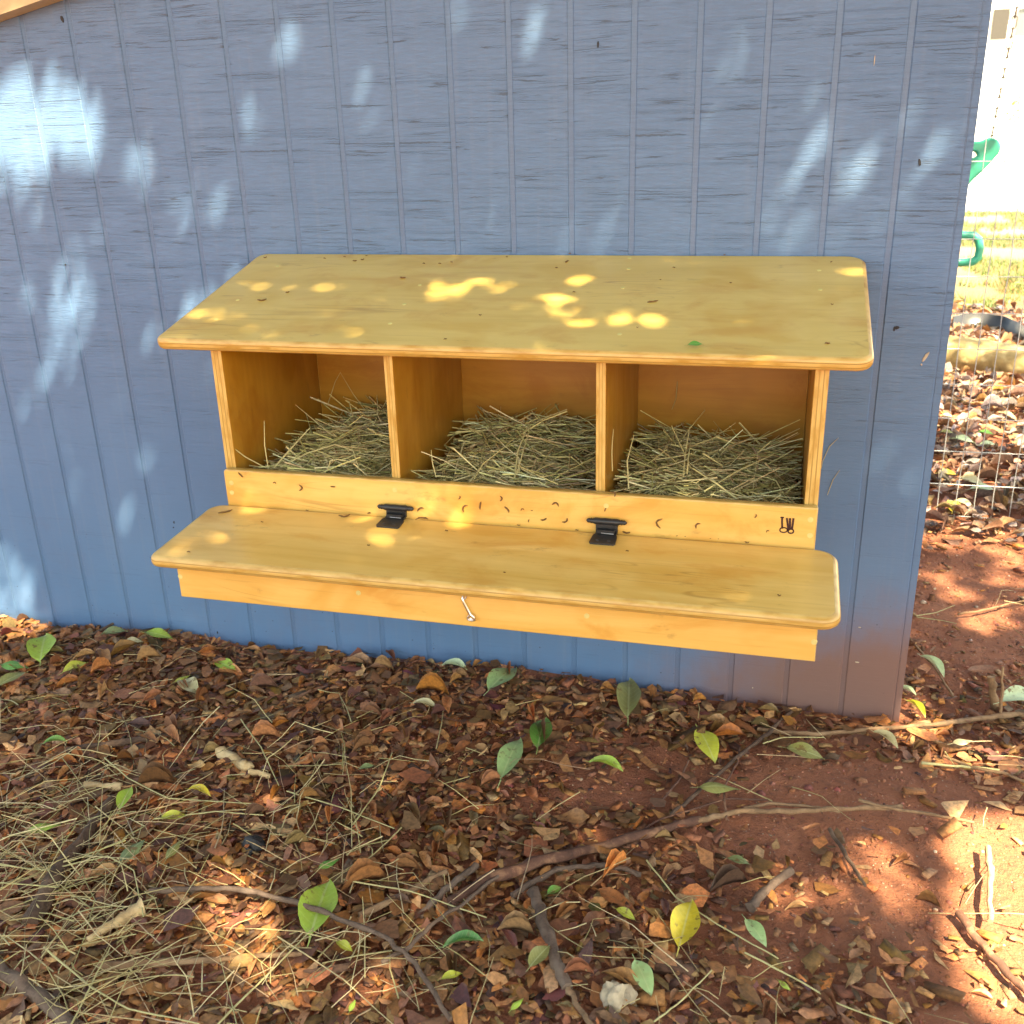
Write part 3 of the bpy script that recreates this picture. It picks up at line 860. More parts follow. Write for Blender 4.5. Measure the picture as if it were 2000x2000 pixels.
# where the litter lies: density from the place on the ground
def litter_masks(P):
    x, y, z = pix(np.column_stack([P[:, 0], P[:, 1], 0*P[:, 0]]))
    bare = np.zeros(len(P))
    for cx, cy, rx, ry, a in ((1620, 1570, 380, 150, 1.0), (1850, 1700, 300, 280, 1.0), (1230, 1540, 200, 100, 0.8), (1900, 1180, 300, 240, 0.97), (1560, 1800, 300, 170, 0.7), (1120, 1500, 130, 70, 0.6), (1900, 1950, 260, 160, 0.85), (1400, 1480, 200, 60, 0.6)):
        bare = np.maximum(bare, a*np.exp(-(((x-cx)/rx)**2+((y-cy)/ry)**2)**1.5))
    hay = np.zeros(len(P))
    for cx, cy, rx, ry, a in ((150, 1800, 420, 260, 1.0), (60, 1560, 300, 160, 0.7), (500, 1650, 330, 240, 0.5), (700, 1900, 400, 160, 0.42), (1250, 1900, 250, 160, 0.25), (180, 1960, 380, 120, 0.9)):
        hay = np.maximum(hay, a*np.exp(-(((x-cx)/rx)**2+((y-cy)/ry)**2)))
    return bare, hay, x, y
def sample_ground(n, x0, x1, y0, y1):
    P = np.column_stack([rng.uniform(x0, x1, n), rng.uniform(y0, y1, n)])
    return P
def near_pts(n, keep):
    P = sample_ground(n, -1.55, 1.35, -1.12, 1.04)
    P = P[~((P[:, 1] > -0.012) & (P[:, 0] < WX1+0.01))]
    bare, hay, x, y = litter_masks(P)
    ok = (x > -250) & (x < 2250) & (y < 2300) & (rng.random(len(P)) < keep(bare, hay, P))
    return P[ok]
BROWN0 = [(0.175, 0.080, 0.034), (0.235, 0.100, 0.040), (0.130, 0.062, 0.030), (0.30, 0.140, 0.058), (0.085, 0.040, 0.022), (0.38, 0.23, 0.11), (0.36, 0.135, 0.045), (0.20, 0.125, 0.055)]
BROWN = [tuple(c*k for c, k in zip(q, (1.60, 1.46, 1.42))) for q in BROWN0]
BW = [3, 3, 2.4, 2.4, 1.2, 1.2, 1.4, 1.2]
# bark and wood fragments
P = near_pts(46000, lambda b, h, P: np.clip(0.95-0.98*b, 0.02, 1))
n = len(P); z = ground_z(P[:, 0], P[:, 1])+rng.uniform(-0.001, 0.012, n)
scatter('bark_mulch', CHIP, np.column_stack([P, z]), rng.lognormal(math.log(0.0115), 0.5, n), rng.uniform(0, 6.28, n), rng.normal(0, 0.28, n), rng.uniform(0, 6.28, n),
        palette(BROWN+[(0.42, 0.25, 0.12)], n, 0.28, BW+[0.9]), M['chip'], label='small brown bark fragments over the soil', smooth=False)
P = near_pts(38000, lambda b, h, P: np.clip(0.20+0.85*b, 0, 1))
n = len(P); z = ground_z(P[:, 0], P[:, 1])
scatter('soil_clods', CLOD, np.column_stack([P, z]), rng.lognormal(math.log(0.0038), 0.5, n), rng.uniform(0, 6.28, n), rng.normal(0, 0.5, n), rng.uniform(0, 6.28, n),
        palette([(0.38, 0.13, 0.070), (0.29, 0.10, 0.055), (0.45, 0.18, 0.10), (0.60, 0.42, 0.30)], n, 0.2, [4, 4, 3, 0.5]), M['chip'], label='loose clods and grit on the red soil', smooth=False)
# torn scraps of leaf, pressed flat
P = near_pts(26000, lambda b, h, P: np.clip(0.95-1.0*b, 0.015, 1)*np.where(P[:, 1] > 0.02, 0.35, 1))
n = len(P); z = ground_z(P[:, 0], P[:, 1])+rng.uniform(0.003, 0.017, n)
scatter('leaf_scraps', SCRAP, np.column_stack([P, z]), np.clip(rng.lognormal(math.log(0.023), 0.45, n), 0.006, 0.06), rng.uniform(0, 6.28, n), rng.normal(0, 0.24, n), rng.uniform(0, 6.28, n),
        palette(BROWN, n, 0.25, BW), M['dry_leaf'], label='torn scraps of brown leaf matted together', smooth=False)
# dead leaves
P = near_pts(7500, lambda b, h, P: np.clip(1.0-1.15*b, 0.008, 1)*np.where(P[:, 1] > 0.02, 0.30, np.clip(1.05+(P[:, 1]+0.28)*1.5, 0.34, 1)))
n = len(P); lift = rng.uniform(0.005, 0.016, n)
bare, hay, lx, ly = litter_masks(P)
lift = lift*(1-0.6*bare)
P3 = np.column_stack([P, ground_z(P[:, 0], P[:, 1])+lift])
sz = np.clip(rng.lognormal(math.log(0.034), 0.36, n), 0.012, 0.070)
yw = rng.uniform(0, 6.28, n); tl = rng.normal(0, 0.14, n); td = rng.uniform(0, 6.28, n)
keepoff = ~((P[:, 1] > -0.035) & (P[:, 0] < WX1+0.03) & (sz > 0.045))
cl = palette(BROWN, n, 0.22, BW)
px_, py_, pz_ = pix(P3)
inview = (px_ > 10) & (px_ < 1990) & (py_ < 1985) & keepoff
score = np.where(inview, sz/pz_*(0.4+lift*40), 0)
order = np.argsort(-score); single = order[:300]
rest = np.setdiff1d(np.where(keepoff)[0], single)
scatter('dead_leaves', LEAF, P3[rest], sz[rest], yw[rest], tl[rest], td[rest], cl[rest], M['dry_leaf'], label='brown dead leaves lying thick below the nest box')
def leaf_obj(name, tpl, p, size, yaw, tilt, tdir, col, mat, wscale=1.0):
    v, f, uv = tpl
    RM = rot_mats(np.array([yaw]), np.array([tilt]), np.array([tdir]))[0]
    W = (v*size*np.array([1, wscale, 1])) @ RM.T
    o = fast_mesh(name, W, f, mat, np.tile(np.array(col)[None], (len(v), 1)), uv, None, True)
    o.location = p
    return o
for i in single:
    o = leaf_obj('dead_leaf', LEAF[rnd.randrange(8)], P3[i]+np.array([0, 0, 0.004]), sz[i], yw[i], tl[i], td[i], cl[i], M['dry_leaf'])
    hue = ['brown', 'reddish brown', 'dark brown', 'light brown', 'blackish brown', 'tan', 'rust orange', 'olive brown'][int(np.argmin([np.sum((np.array(cl[i])/sum(cl[i])-np.array(q)/sum(q))**2)*4+((sum(cl[i])-sum(q))**2)*3 for q in BROWN]))]
    zx, zy = px_[i], py_[i]
    spot = ('far left of' if zx < 350 else 'left of' if zx < 750 else 'middle of' if zx < 1150 else 'right of' if zx < 1600 else 'far right of')
    band = ('the litter strip at the wall foot' if P3[i][1] > -0.22 else 'the litter between wall and fallen sticks' if P3[i][1] > -0.48 else 'the litter nearest the viewer')
    tag(o, ('large ' if sz[i] > 0.052 else 'small ')+hue+' dead leaf, '+spot+' '+band, 'leaf', 'brown dead leaves on top of the litter')
# hay strewn over the litter
STRAW = [(0.60, 0.47, 0.23), (0.52, 0.41, 0.20), (0.68, 0.55, 0.31), (0.44, 0.37, 0.17), (0.54, 0.37, 0.21)]
P = near_pts(34000, lambda b, h, P: np.clip(h**1.3*0.52+0.010, 0, 1)*np.clip(1+2.6*fbm(N2, P[:, 0]*7, P[:, 1]*7, 3), 0.1, 1.8))
n = len(P); L = np.clip(rng.lognormal(math.log(0.075), 0.45, n), 0.02, 0.24)
yw = rng.uniform(0, 6.28, n); ptc = rng.normal(0, 0.14, n); bw = np.abs(rng.normal(0, 0.12, n)); rd = rng.uniform(0.0005, 0.0014, n)
zz = ground_z(P[:, 0], P[:, 1])+rng.uniform(0.010, 0.026, n)+np.abs(np.sin(ptc))*L*0.35
ok = ~((P[:, 1] > -0.02-L*0.5) & (P[:, 0] < WX1+0.1))
P3 = np.column_stack([P, zz])[ok]; L = L[ok]; yw = yw[ok]; ptc = ptc[ok]; bw = bw[ok]; rd = rd[ok]; n = len(P3)
cl = palette(STRAW, n, 0.15)
px_, py_, pz_ = pix(P3)
score = np.where((px_ > 20) & (px_ < 1980) & (py_ < 1980), L*rd/pz_, 0); order = np.argsort(-score)
V, f, k = straw_batch(P3, L, yw, ptc, bw, rd)
hs = order[:150]; hr = order[150:]
Tt = (f[None]+(np.arange(len(hr))*k)[:, None, None]).reshape(-1, 3)
tag(fast_mesh('loose_hay', V[hr].reshape(-1, 3), Tt, M['straw'], np.repeat(cl[hr], k, 0), None, None, True), 'dry yellow hay strewn over the leaf litter', kind='stuff')
for i in hs:
    c = V[i].mean(0)
    o = fast_mesh('hay_stalk', V[i]-c, f, M['straw'], np.repeat(cl[i][None], k, 0), None, None, True); o.location = c
    hx_, hy_ = px_[i], py_[i]
    tag(o, ('long ' if L[i] > 0.15 else 'short ')+('straight' if bw[i] < 0.06 else 'bent')+' yellow hay stalk on the litter, '+('far left' if hx_ < 400 else 'left of centre' if hx_ < 900 else 'right of centre' if hx_ < 1400 else 'far right')
        +(' below the wall' if hy_ < 1550 else ' in the middle ground' if hy_ < 1780 else ' near the bottom'), 'hay stalk', 'hay stalks lying on the litter')

# ------------------------------------------------------------------ hay in the nests
def hay_nest(xa, xb, label, hump, seed, tall):
    nest = empty('hay_nest', ((xa+xb)/2, -0.17, FLOOR), label, 'hay nest', 'hay nests in the box')
    ox, oy, oz = (xa+xb)/2, -0.17, FLOOR
    # mound surface
    nx, ny = 26, 26
    def hz(x, y):
        u = (x-xa)/(xb-xa); v = (y+0.325)/0.305
        edge = np.clip(np.minimum(np.minimum(u, 1-u)*6, 1), 0, 1)
        return FLOOR+0.048+hump(u, v)*edge+0.030*fbm(N3, x*22+seed, y*22, 3)
    xs = np.linspace(xa+0.003, xb-0.003, nx); ys = np.linspace(-0.322, -0.018, ny)
    X, Y = np.meshgrid(xs, ys, indexing='ij'); Zm = hz(X, Y)-0.018
    V = np.stack([X-ox, Y-oy, Zm-oz], -1).reshape(-1, 3)
    i = (np.arange(nx-1)[:, None]*ny+np.arange(ny-1)[None]).ravel()
    Tn = np.concatenate([np.stack([i, i+ny, i+ny+1], 1), np.stack([i, i+ny+1, i+1], 1)])
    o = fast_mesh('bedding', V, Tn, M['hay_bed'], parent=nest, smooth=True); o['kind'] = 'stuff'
    n = 1800
    x = rng.uniform(xa+0.012, xb-0.012, n); y = rng.uniform(-0.318, -0.03, n)
    L = np.clip(rng.lognormal(math.log(0.066), 0.5, n), 0.02, 0.17)
    yw = np.where(rng.random(n) < 0.65, rng.normal(0, 0.7, n), rng.uniform(0, 6.28, n)); pt = rng.normal(0.02, 0.29, n)
    hb_ = np.abs(np.cos(yw))*L*0.46
    x = np.clip(x, xa+0.004+hb_, xb-0.004-hb_); vb = np.abs(np.sin(yw))*L*0.46; y = np.clip(y, -0.319+vb, -0.020-vb)
    zc = hz(x, y)+rng.uniform(-0.016, 0.010, n)
    bw = np.abs(rng.normal(0, 0.08, n)); rd = rng.uniform(0.0007, 0.0019, n)
    col = palette([(0.66, 0.55, 0.25), (0.52, 0.47, 0.20), (0.74, 0.62, 0.32), (0.34, 0.31, 0.12), (0.58, 0.42, 0.22), (0.80, 0.70, 0.42)], n, 0.24, [3, 3, 2, 2.6, 2, 1.3])
    Vv, f, k = straw_batch(np.column_stack([x, y, zc]), L, yw, pt, bw, rd)
    big = np.argsort(-(L*rd*(zc-FLOOR)))[:60]; small = np.setdiff1d(np.arange(n), big)
    Tt = (f[None]+(np.arange(len(small))*k)[:, None, None]).reshape(-1, 3)
    o = fast_mesh('stalks', Vv[small].reshape(-1, 3)-np.array([ox, oy, oz]), Tt, M['straw'], np.repeat(col[small], k, 0), None, nest, True); o['kind'] = 'stuff'
    for j in big:
        c = Vv[j].mean(0)
        o = fast_mesh('stalk', Vv[j]-c, f, M['straw'], np.repeat(col[j][None]*1.25, k, 0), None, nest, True); o.location = c-np.array([ox, oy, oz])
    for pts, r_ in tall:
        b = MB(); P_ = [Vector(at(px, py, 1, yy)) for px, py, yy in pts]
        b.tube([p-Vector((ox, oy, oz)) for p in P_], [r_]*(len(P_)-1)+[r_*0.5], 5)
        o = b.build('stalk', M['tall_straw'], nest)
M['tall_straw'] = plain('tall_straw', (0.46, 0.40, 0.19), 0.6)
hay_nest(-0.4265, -0.1665, 'hay nest heaped in the left hole with pale stalks poking over the rail',
         lambda u, v: 0.046*np.exp(-((u-0.56)/0.36)**2)*(0.35+0.9*v)+0.012, 3,
         [([(524, 915, -0.318), (517, 870, -0.315), (516, 822, -0.31)], 0.0010), ([(520, 914, -0.318), (480, 893, -0.322), (447, 868, -0.322)], 0.0009),
          ([(535, 914, -0.315), (565, 880, -0.28), (605, 836, -0.25)], 0.0016), ([(548, 912, -0.31), (600, 885, -0.27), (655, 868, -0.25), (690, 880, -0.28), (702, 918, -0.31)], 0.0013),
          ([(640, 920, -0.318), (645, 900, -0.318), (660, 897, -0.315), (700, 905, -0.312)], 0.0010), ([(690, 815, -0.15), (682, 785, -0.13), (677, 782, -0.12)], 0.0009), ([(720, 810, -0.1), (690, 770, -0.08), (665, 728, -0.06)], 0.0006), ([(640, 790, -0.1), (655, 745, -0.08), (665, 727, -0.06)], 0.0006)])
hay_nest(-0.1495, 0.1460, 'hay nest heaped high at the back of the middle hole',
         lambda u, v: 0.035*np.exp(-((u-0.5)/0.5)**2)*(0.35+1.0*v)+0.012, 9,
         [([(1005, 935, -0.30), (1012, 880, -0.25), (1034, 825, -0.20)], 0.0014), ([(1010, 925, -0.30), (1022, 880, -0.26), (1036, 832, -0.2)], 0.0012), ([(1046, 928, -0.28), (1072, 885, -0.2), (1087, 866, -0.16)], 0.0012),
          ([(852, 932, -0.318), (845, 905, -0.316), (842, 879, -0.312)], 0.0009), ([(868, 870, -0.15), (915, 818, -0.06), (970, 820, -0.05)], 0.0007), ([(1082, 860, -0.1), (1096, 840, -0.05), (1112, 818, -0.04)], 0.0006)])
hay_nest(0.1630, 0.4340, 'flat hay nest in the right hole with one long straw at its back',
         lambda u, v: 0.022*np.exp(-((u-0.45)/0.6)**2)*(0.5+0.8*v)+0.016*np.exp(-((u-0.1)/0.15)**2)+0.008, 17,
         [([(1265, 831, -0.05), (1340, 840, -0.04), (1420, 862, -0.05)], 0.0010), ([(1335, 930, -0.28), (1338, 890, -0.24), (1347, 834, -0.2)], 0.0010), ([(1342, 926, -0.28), (1345, 890, -0.25), (1350, 858, -0.2)], 0.0010), ([(1440, 975, -0.315), (1400, 945, -0.29), (1345, 910, -0.25)], 0.0014),
          ([(1375, 960, -0.30), (1440, 920, -0.24), (1510, 888, -0.2)], 0.0014), ([(1228, 955, -0.318), (1225, 900, -0.30), (1238, 850, -0.27)], 0.0011), ([(1196, 920, -0.322), (1195, 880, -0.322), (1198, 838, -0.322)], 0.0007), ([(1425, 865, -0.08), (1408, 840, -0.05), (1393, 822, -0.04)], 0.0006)])
b = MB(); b.tube([at(1323, 745, 1, -0.018), at(1320, 780, 1, -0.018), at(1312, 800, 1, -0.018)], [0.0006, 0.0007, 0.0004], 5)
tag(b.build('hay_stalk', M['tall_straw']), 'single straw stuck upright on the back panel of the right hole', 'hay stalk')
for pts, lab in ((((1638, 855), (1620, 872), (1607, 900), (1604, 915)), 'upper thin pale wisp of straw stuck to the wall beside the box'), (((1640, 918), (1627, 937), (1620, 955), (1616, 967)), 'lower thin pale wisp of straw stuck to the wall beside the box')):
    b = MB(); b.tube([at(px, py, 1, -0.002) for px, py in pts], [0.0003, 0.0006, 0.0006, 0.0004], 5); tag(b.build('straw_wisp', M['tall_straw']), lab, 'straw')

# ------------------------------------------------------------------ catkin bits and crumbs on the wood
def debris(fn, nrm, px, py, size, rot, where):
    c = Vector(fn(px, py)); nrm = Vector(nrm)
    fr = frame(c+nrm*0.0012, (1, 0, 0), nrm)
    b = MB(); s = size/1350*1.0; cv = rnd.uniform(-0.5, 0.5)
    pts = []
    for i in range(5):
        t = i/4-0.5; x = t*s; y = cv*s*(1-4*t*t)
        pts.append((x*math.cos(rot)-y*math.sin(rot), x*math.sin(rot)+y*math.cos(rot), 0.0004*math.sin(i*2)))
    r_ = min(0.0012, 0.12*s)+0.0002
    b.tube(pts, [r_*0.4, r_, r_*0.9, r_, r_*0.3], 5)
    o = b.build('catkin_bit', M['debris']); o.matrix_world = fr
    side = 'left of both hinges' if px < 720 else 'between the hinges' if px < 1190 else 'right of both hinges'
    if where == 'nest box roof': side = 'over the left hole' if px < 760 else 'over the middle hole' if px < 1185 else 'over the right hole'
    tag(o, ('curled brown catkin bit' if size > 9 else 'tiny dark brown crumb')+' on the '+where+' '+side, 'catkin', 'catkin bits on the '+where)
for px, py, s, ro in ((471, 927, 14, -0.8), (537, 944, 7, 0), (585, 952, 13, 1.5), (651, 950, 11, 0), (822, 995, 16, 0.5), (897, 971, 8, 1.2), (910, 993, 18, 1.0), (939, 987, 17, 1.4), (977, 973, 11, 1.5), (990, 995, 15, -0.9),
                      (1085, 987, 14, -0.2), (1021, 996, 7, 0.4), (1039, 997, 4, 0), (1062, 1013, 13, 0.4), (1103, 1015, 14, 0.7), (1034, 1017, 6, 1.4), (1292, 1022, 20, 1.4), (1364, 1027, 13, 0.9), (1475, 1007, 8, 1.3), (1500, 1038, 6, 0.6), (1197, 965, 12, -0.9), (1183, 995, 8, 1.2)):
    debris(rail_pt, (0, -1, 0), px, py, s, ro, 'front rail')
for px, py, s, ro in ((440, 1000, 30, 0.7), (673, 1007, 24, 0.3), (726, 1003, 18, 0.5), (824, 1016, 26, 0.2), (930, 1018, 24, 0.0), (512, 1021, 6, 0), (600, 998, 7, 0), (479, 981, 14, 0), (368, 1080, 7, 0), (1013, 1027, 7, 0), (1127, 1037, 7, 0),
                      (1224, 1039, 20, 0.1), (1280, 1043, 22, 0), (1330, 1049, 18, 0), (1395, 1054, 16, 0), (1459, 1060, 8, 0), (1225, 1078, 6, 0), (1522, 1163, 6, 0), (720, 1146-80, 6, 0.3), (872, 1038, 7, 0), (985, 1150-30, 5, 0)):
    debris(lid_pt, ln_, px, py, s, ro, 'tray lid')
for px, py, s, ro in ((512, 586, 20, 0.2), (562, 572, 9, 0.7), (787, 543, 14, -0.1), (693, 510, 10, 0.1), (708, 507, 8, 0.4), (673, 503, 6, 0), (634, 506, 6, 0), (716, 500, 5, 0), (828, 516, 6, 0), (859, 516, 7, 0), (882, 513, 6, 0), (1108, 512, 13, 1.3), (1087, 524, 6, 0), (1121, 572, 6, 0),
                      (1113, 497, 6, 0), (1316, 524, 6, 0), (1427, 553, 5, 0), (1624, 513, 6, 1.0), (1625, 595, 5, 0), (938, 616, 6, 0), (1275, 590, 22, 0.4), (518, 503, 8, 0.4), (1415, 498, 5, 0), (1616, 672, 9, 0), (990, 503, 5, 0), (1290, 547, 4, 0), (870, 664, 6, 0.3), (1245, 640, 4, 0)):
    debris(roof_pt, rn, px, py, s, ro, 'nest box roof')
for px, py, s, ro in ((815, 920, 16, -0.4), (819, 926, 10, -1.0)):
    pass

# ------------------------------------------------------------------ fallen green and yellow leaves
GLEAF = [leaf_template(1, W, c, be, wv, 9, True, tx, 40+i) for i, (W, c, be, wv, tx) in enumerate(((0.44, 0.05, 0.07, 0.03, 0.45), (0.48, 0.10, 0.05, 0.04, 0.42), (0.38, -0.05, 0.08, 0.04, 0.46), (0.33, 0.20, 0.10, 0.04, 0.48)))]
C_G = {'lime': (0.36, 0.50, 0.07), 'green': (0.13, 0.32, 0.06), 'pale': (0.36, 0.52, 0.22), 'mint': (0.55, 0.66, 0.42), 'yellow': (0.72, 0.55, 0.05), 'ygreen': (0.48, 0.48, 0.06), 'olive': (0.28, 0.27, 0.09), 'cream': (0.60, 0.52, 0.30), 'dull': (0.17, 0.21, 0.09), 'blade': (0.07, 0.25, 0.06)}
green = [  # px, py, length px, image angle (deg), colour, template, label
    (85, 1267, 62, 75, 'lime', 1, 'lime green leaf standing on edge near the far left end of the wall'),
    (310, 1243, 62, -8, 'lime', 0, 'flat lime green leaf lying against the wall foot left of the box'),
    (147, 1305, 58, 18, 'ygreen', 1, 'dark lime leaf lying in front of the upright lime leaf'),
    (28, 1302, 60, -5, 'green', 2, 'green leaf half under a broad olive leaf at the left edge'),
    (22, 1330, 80, 24, 'olive', 0, 'broad olive green leaf at the left edge under the wall'),
    (222, 1238, 60, 6, 'dull', 1, 'dull green leaf half buried at the foot of the wall'),
    (259, 1256, 44, 5, 'cream', 1, 'small cream coloured leaf below the flat lime leaf'),
    (370, 1344, 46, -40, 'cream', 1, 'crumpled cream and olive leaf in the brown litter below the box corner'),
    (440, 1302, 46, -20, 'lime', 0, 'bright green torn leaf below the left end of the tray'),
    (357, 1326, 40, 20, 'ygreen', 2, 'small yellow green leaf beside the crumpled cream leaf'),
    (108, 1450, 50, 5, 'green', 3, 'bright green pointed leaf above the left stick'),
    (888, 1303, 54, -10, 'mint', 3, 'pale papery leaf at the wall foot under the latch'),
    (830, 1378, 50, -6, 'cream', 3, 'cream leaf curled up in the litter below the latch'),
    (982, 1327, 74, 38, 'pale', 0, 'broad green leaf leaning on the wall foot below the box'),
    (998, 1483, 86, 62, 'pale', 0, 'large pale green leaf in the middle of the litter'),
    (1058, 1432, 56, 72, 'green', 0, 'small dark green leaf beside the large pale green leaf'),
    (246, 1560, 50, 60, 'lime', 1, 'lime leaf by the upper end of the dark left branch'),
    (390, 1548, 48, -15, 'yellow', 3, 'upper of two yellow leaves in the hay'),
    (339, 1597, 58, 8, 'ygreen', 1, 'lower yellow green leaf in the hay'),
    (85, 1618, 76, 8, 'lime', 2, 'folded lime leaf lying over hay left of the dark branch'),
    (259, 1662, 70, 38, 'dull', 2, 'dull green leaf beside the dark left branch'),
    (339, 1660, 50, 50, 'olive', 2, 'dark olive leaf in the hay by the black charcoal lump'),
    (626, 1775, 118, 70, 'lime', 1, 'largest bright green leaf curled up at the thin forked twig'),
    (717, 1500, 36, 10, 'dull', 1, 'dull green leaf ring lying in brown litter left of the bare soil'),
    (642, 1688, 50, 20, 'green', 2, 'small green leaf above the largest bright green leaf'),
    (673, 1850, 40, -30, 'ygreen', 1, 'lime leaf just below the largest bright green leaf'),
    (905, 1843, 86, 8, 'blade', 3, 'long dark green blade leaf near the bottom'),
    (882, 1908, 48, 14, 'ygreen', 1, 'olive lime leaf below the long green blade'),
    (688, 1965, 26, 60, 'lime', 2, 'tiny bright green leaf at the bottom edge'),
    (1228, 1365, 78, 88, 'olive', 1, 'mottled green and brown leaf propped below the right hinge'),
    (1184, 1497, 74, -14, 'lime', 3, 'lime crescent leaf on the red soil'),
    (1380, 1458, 70, -58, 'ygreen', 0, 'yellow leaf with dark spots below the tray corner'),
    (1572, 1473, 88, -10, 'olive', 0, 'olive leaf on the soil left of the shed corner'),
    (1404, 1541, 92, -4, 'olive', 2, 'large dull olive leaf lying flat above the red stick'),
    (1442, 1683, 52, -15, 'dull', 0, 'grey green leaf lying below the red stick'),
    (1476, 1823, 74, -52, 'pale', 0, 'spotted pale green leaf between yellow leaf and sunlit soil'),
    (1339, 1805, 92, 74, 'yellow', 1, 'bright yellow leaf on the litter at bottom right'),
    (1256, 1911, 76, -62, 'pale', 0, 'fresh green leaf next to the white stone'),
    (1083, 1740, 34, 25, 'green', 1, 'little green leaf by the grey stick top'),
    (1222, 1787, 48, -25, 'ygreen', 1, 'dark yellow green leaf left of the bright yellow leaf'),
    (1054, 1869, 60, 45, 'olive', 1, 'blurred olive leaf left of the grey stick'),
    (1010, 1962, 36, 40, 'lime', 2, 'small lime leaf at the bottom left of the white stone'),
    (1533, 1926, 36, -40, 'lime', 2, 'small lime leaf tip under a long straw at bottom right'),
    (1822, 1302, 62, -30, 'mint', 3, 'whitish green curled leaf beside the shed corner'),
    (1992, 1366, 84, 12, 'mint', 1, 'large pale mint leaf at the right edge beyond the shed'),
    (1862, 1003-13, 34, 80, 'yellow', 1, 'small yellow leaf hanging on the bottom wire of the fence'),
    (1790, 1385, 50, -35, 'ygreen', 3, 'yellow tan leaf at the base of the shed corner'),
    (1770, 1350, 46, -15, 'mint', 3, 'pale narrow leaf against the shed corner'),
    (1730, 1445, 60, -28, 'cream', 3, 'tan curled leaf right under the shed corner'),
    (1880, 1450, 44, 8, 'cream', 2, 'pinkish pale leaf flake on the soil right of the shed corner'),
]
for (px, py, lp, ang, cn, tp, lab) in green:
    c = at(px, py, 2, 0.018); c[2] = float(ground_z(c[0], c[1]))+0.022
    c = at(px, py, 2, c[2])
    a = R(ang)
    d2 = at(px+20*math.cos(a), py-20*math.sin(a), 2, c[2])-c
    yaw = math.atan2(d2[1], d2[0])
    _, _, zz_ = pix(c)
    # length on the ground so that the leaf keeps its length in view, but no longer than a real leaf
    size = min(lp/20*np.linalg.norm(d2), lp*zz_/FPX*1.75)
    tilt = -0.16+rnd.uniform(-0.12, 0.12)           # leaves rest on the litter, most of them tipped to the light
    col = np.array(C_G[cn])*(1+rnd.uniform(-0.12, 0.12))
    size *= 0.92
    o = leaf_obj('fallen_leaf', GLEAF[tp], c+np.array([0, 0, size*0.05]), size, yaw, -tilt*0.9, 0.27+rnd.uniform(-0.5, 0.5), col, M['green_leaf'], rnd.uniform(0.8, 1.12))
    tag(o, lab, 'leaf', 'fresh fallen leaves on the litter')
p = Vector(roof_pt(1358, 678)); v, f, uv = GLEAF[0]
fr = frame(p+rn*0.004, (1, 0.28, 0.05), (0.1, -0.35, 1))
o = fast_mesh('fallen_leaf', v*0.021*np.array([1, 1.15, 1]), f, M['green_leaf'], np.tile(np.array([[0.10, 0.32, 0.05]]), (len(v), 1)), uv, None, True); o.matrix_world = fr
tag(o, 'small green leaf lying on the front of the nest box roof', 'leaf')

# ------------------------------------------------------------------ sticks
def stick(pts, r0, r1, mat, label, name='twig', cat='twig', jag=0.35, lift=0.015, n=8, cut=False):
    P = []
    for q in pts:
        px, py = q[0], q[1]; dz = q[2] if len(q) > 2 else 0.0
        c = at(px, py, 2, 0.01); c = at(px, py, 2, float(ground_z(c[0], c[1]))+lift+dz)
        P.append(Vector(c))
    Q = []
    for i in range(len(P)-1):
        for j in range(5):
            t = j/5; Q.append(P[i].lerp(P[i+1], t)+Vector((rnd.uniform(-1, 1), rnd.uniform(-1, 1), rnd.uniform(-0.4, 0.6)))*min(r0, 0.004)*0.45)
    Q.append(P[-1])
    k = len(Q); rads = [(r0+(r1-r0)*i/(k-1))*(1+rnd.uniform(-0.12, 0.14)) for i in range(k)]
    c0 = Q[0].copy()
    b = MB(); b.tube([q-c0 for q in Q], rads, n, jag=jag)
    if cut: b.mi[-1] = 1
    o = b.build(name, [mat, M['cream_wood']]); o.location = c0
    return tag(o, label, cat)
stick([(878, 1768), (960, 1715), (1060, 1682), (1180, 1652), (1290, 1620), (1368, 1600)], 0.0095, 0.006, M['bark_red'], 'long reddish bark stick lying across the litter in the middle', 'stick', 'stick')
stick([(1362, 1603), (1440, 1584), (1520, 1586), (1640, 1580), (1762, 1575)], 0.0045, 0.0035, M['bark_tan'], 'pale tan twig running on from the red bark stick over bare soil')
stick([(1676, 1562), (1730, 1578), (1800, 1588), (1902, 1606)], 0.003, 0.0022, M['bark_tan'], 'thin pale twig crossing the end of the tan twig on red soil')
stick([(1455, 1580), (1500, 1570), (1570, 1574), (1640, 1586)], 0.003, 0.002, M['bark_tan'], 'thin twig lying along the top of the tan twig')
stick([(1000, 1752), (1040, 1722), (1085, 1700), (1160, 1690), (1215, 1695), (1252, 1708)], 0.0045, 0.0035, M['bark_grey'], 'bent tan twig arching below the red bark stick')
stick([(60, 1800), (120, 1690), (165, 1640), (222, 1558)], 0.013, 0.008, M['bark_dark'], 'thick dark branch lying in the hay at left', 'stick', 'stick')
stick([(130, 1465), (220, 1452), (352, 1433)], 0.0065, 0.0065, M['bark_dark'], 'straight dark stick with a pale cut end at left', 'stick', 'stick', cut=True)
stick([(1042, 1742), (1060, 1800), (1085, 1870), (1108, 1930)], 0.0095, 0.007, M['bark_grey'], 'grey brown stick pointing down beside the white stone', 'stick', 'stick')
stick([(1108, 1930), (1128, 1965), (1160, 2010)], 0.004, 0.003, M['bark_tan'], 'thin twig end below the grey brown stick')
stick([(290, 1742, .01), (380, 1735, .012), (480, 1738, .015), (580, 1762, .018), (660, 1792, .02), (750, 1830, .02), (810, 1880, .015), (880, 1990, .01)], 0.004, 0.003, M['bark_grey'], 'long thin forked twig curving under the largest green leaf')
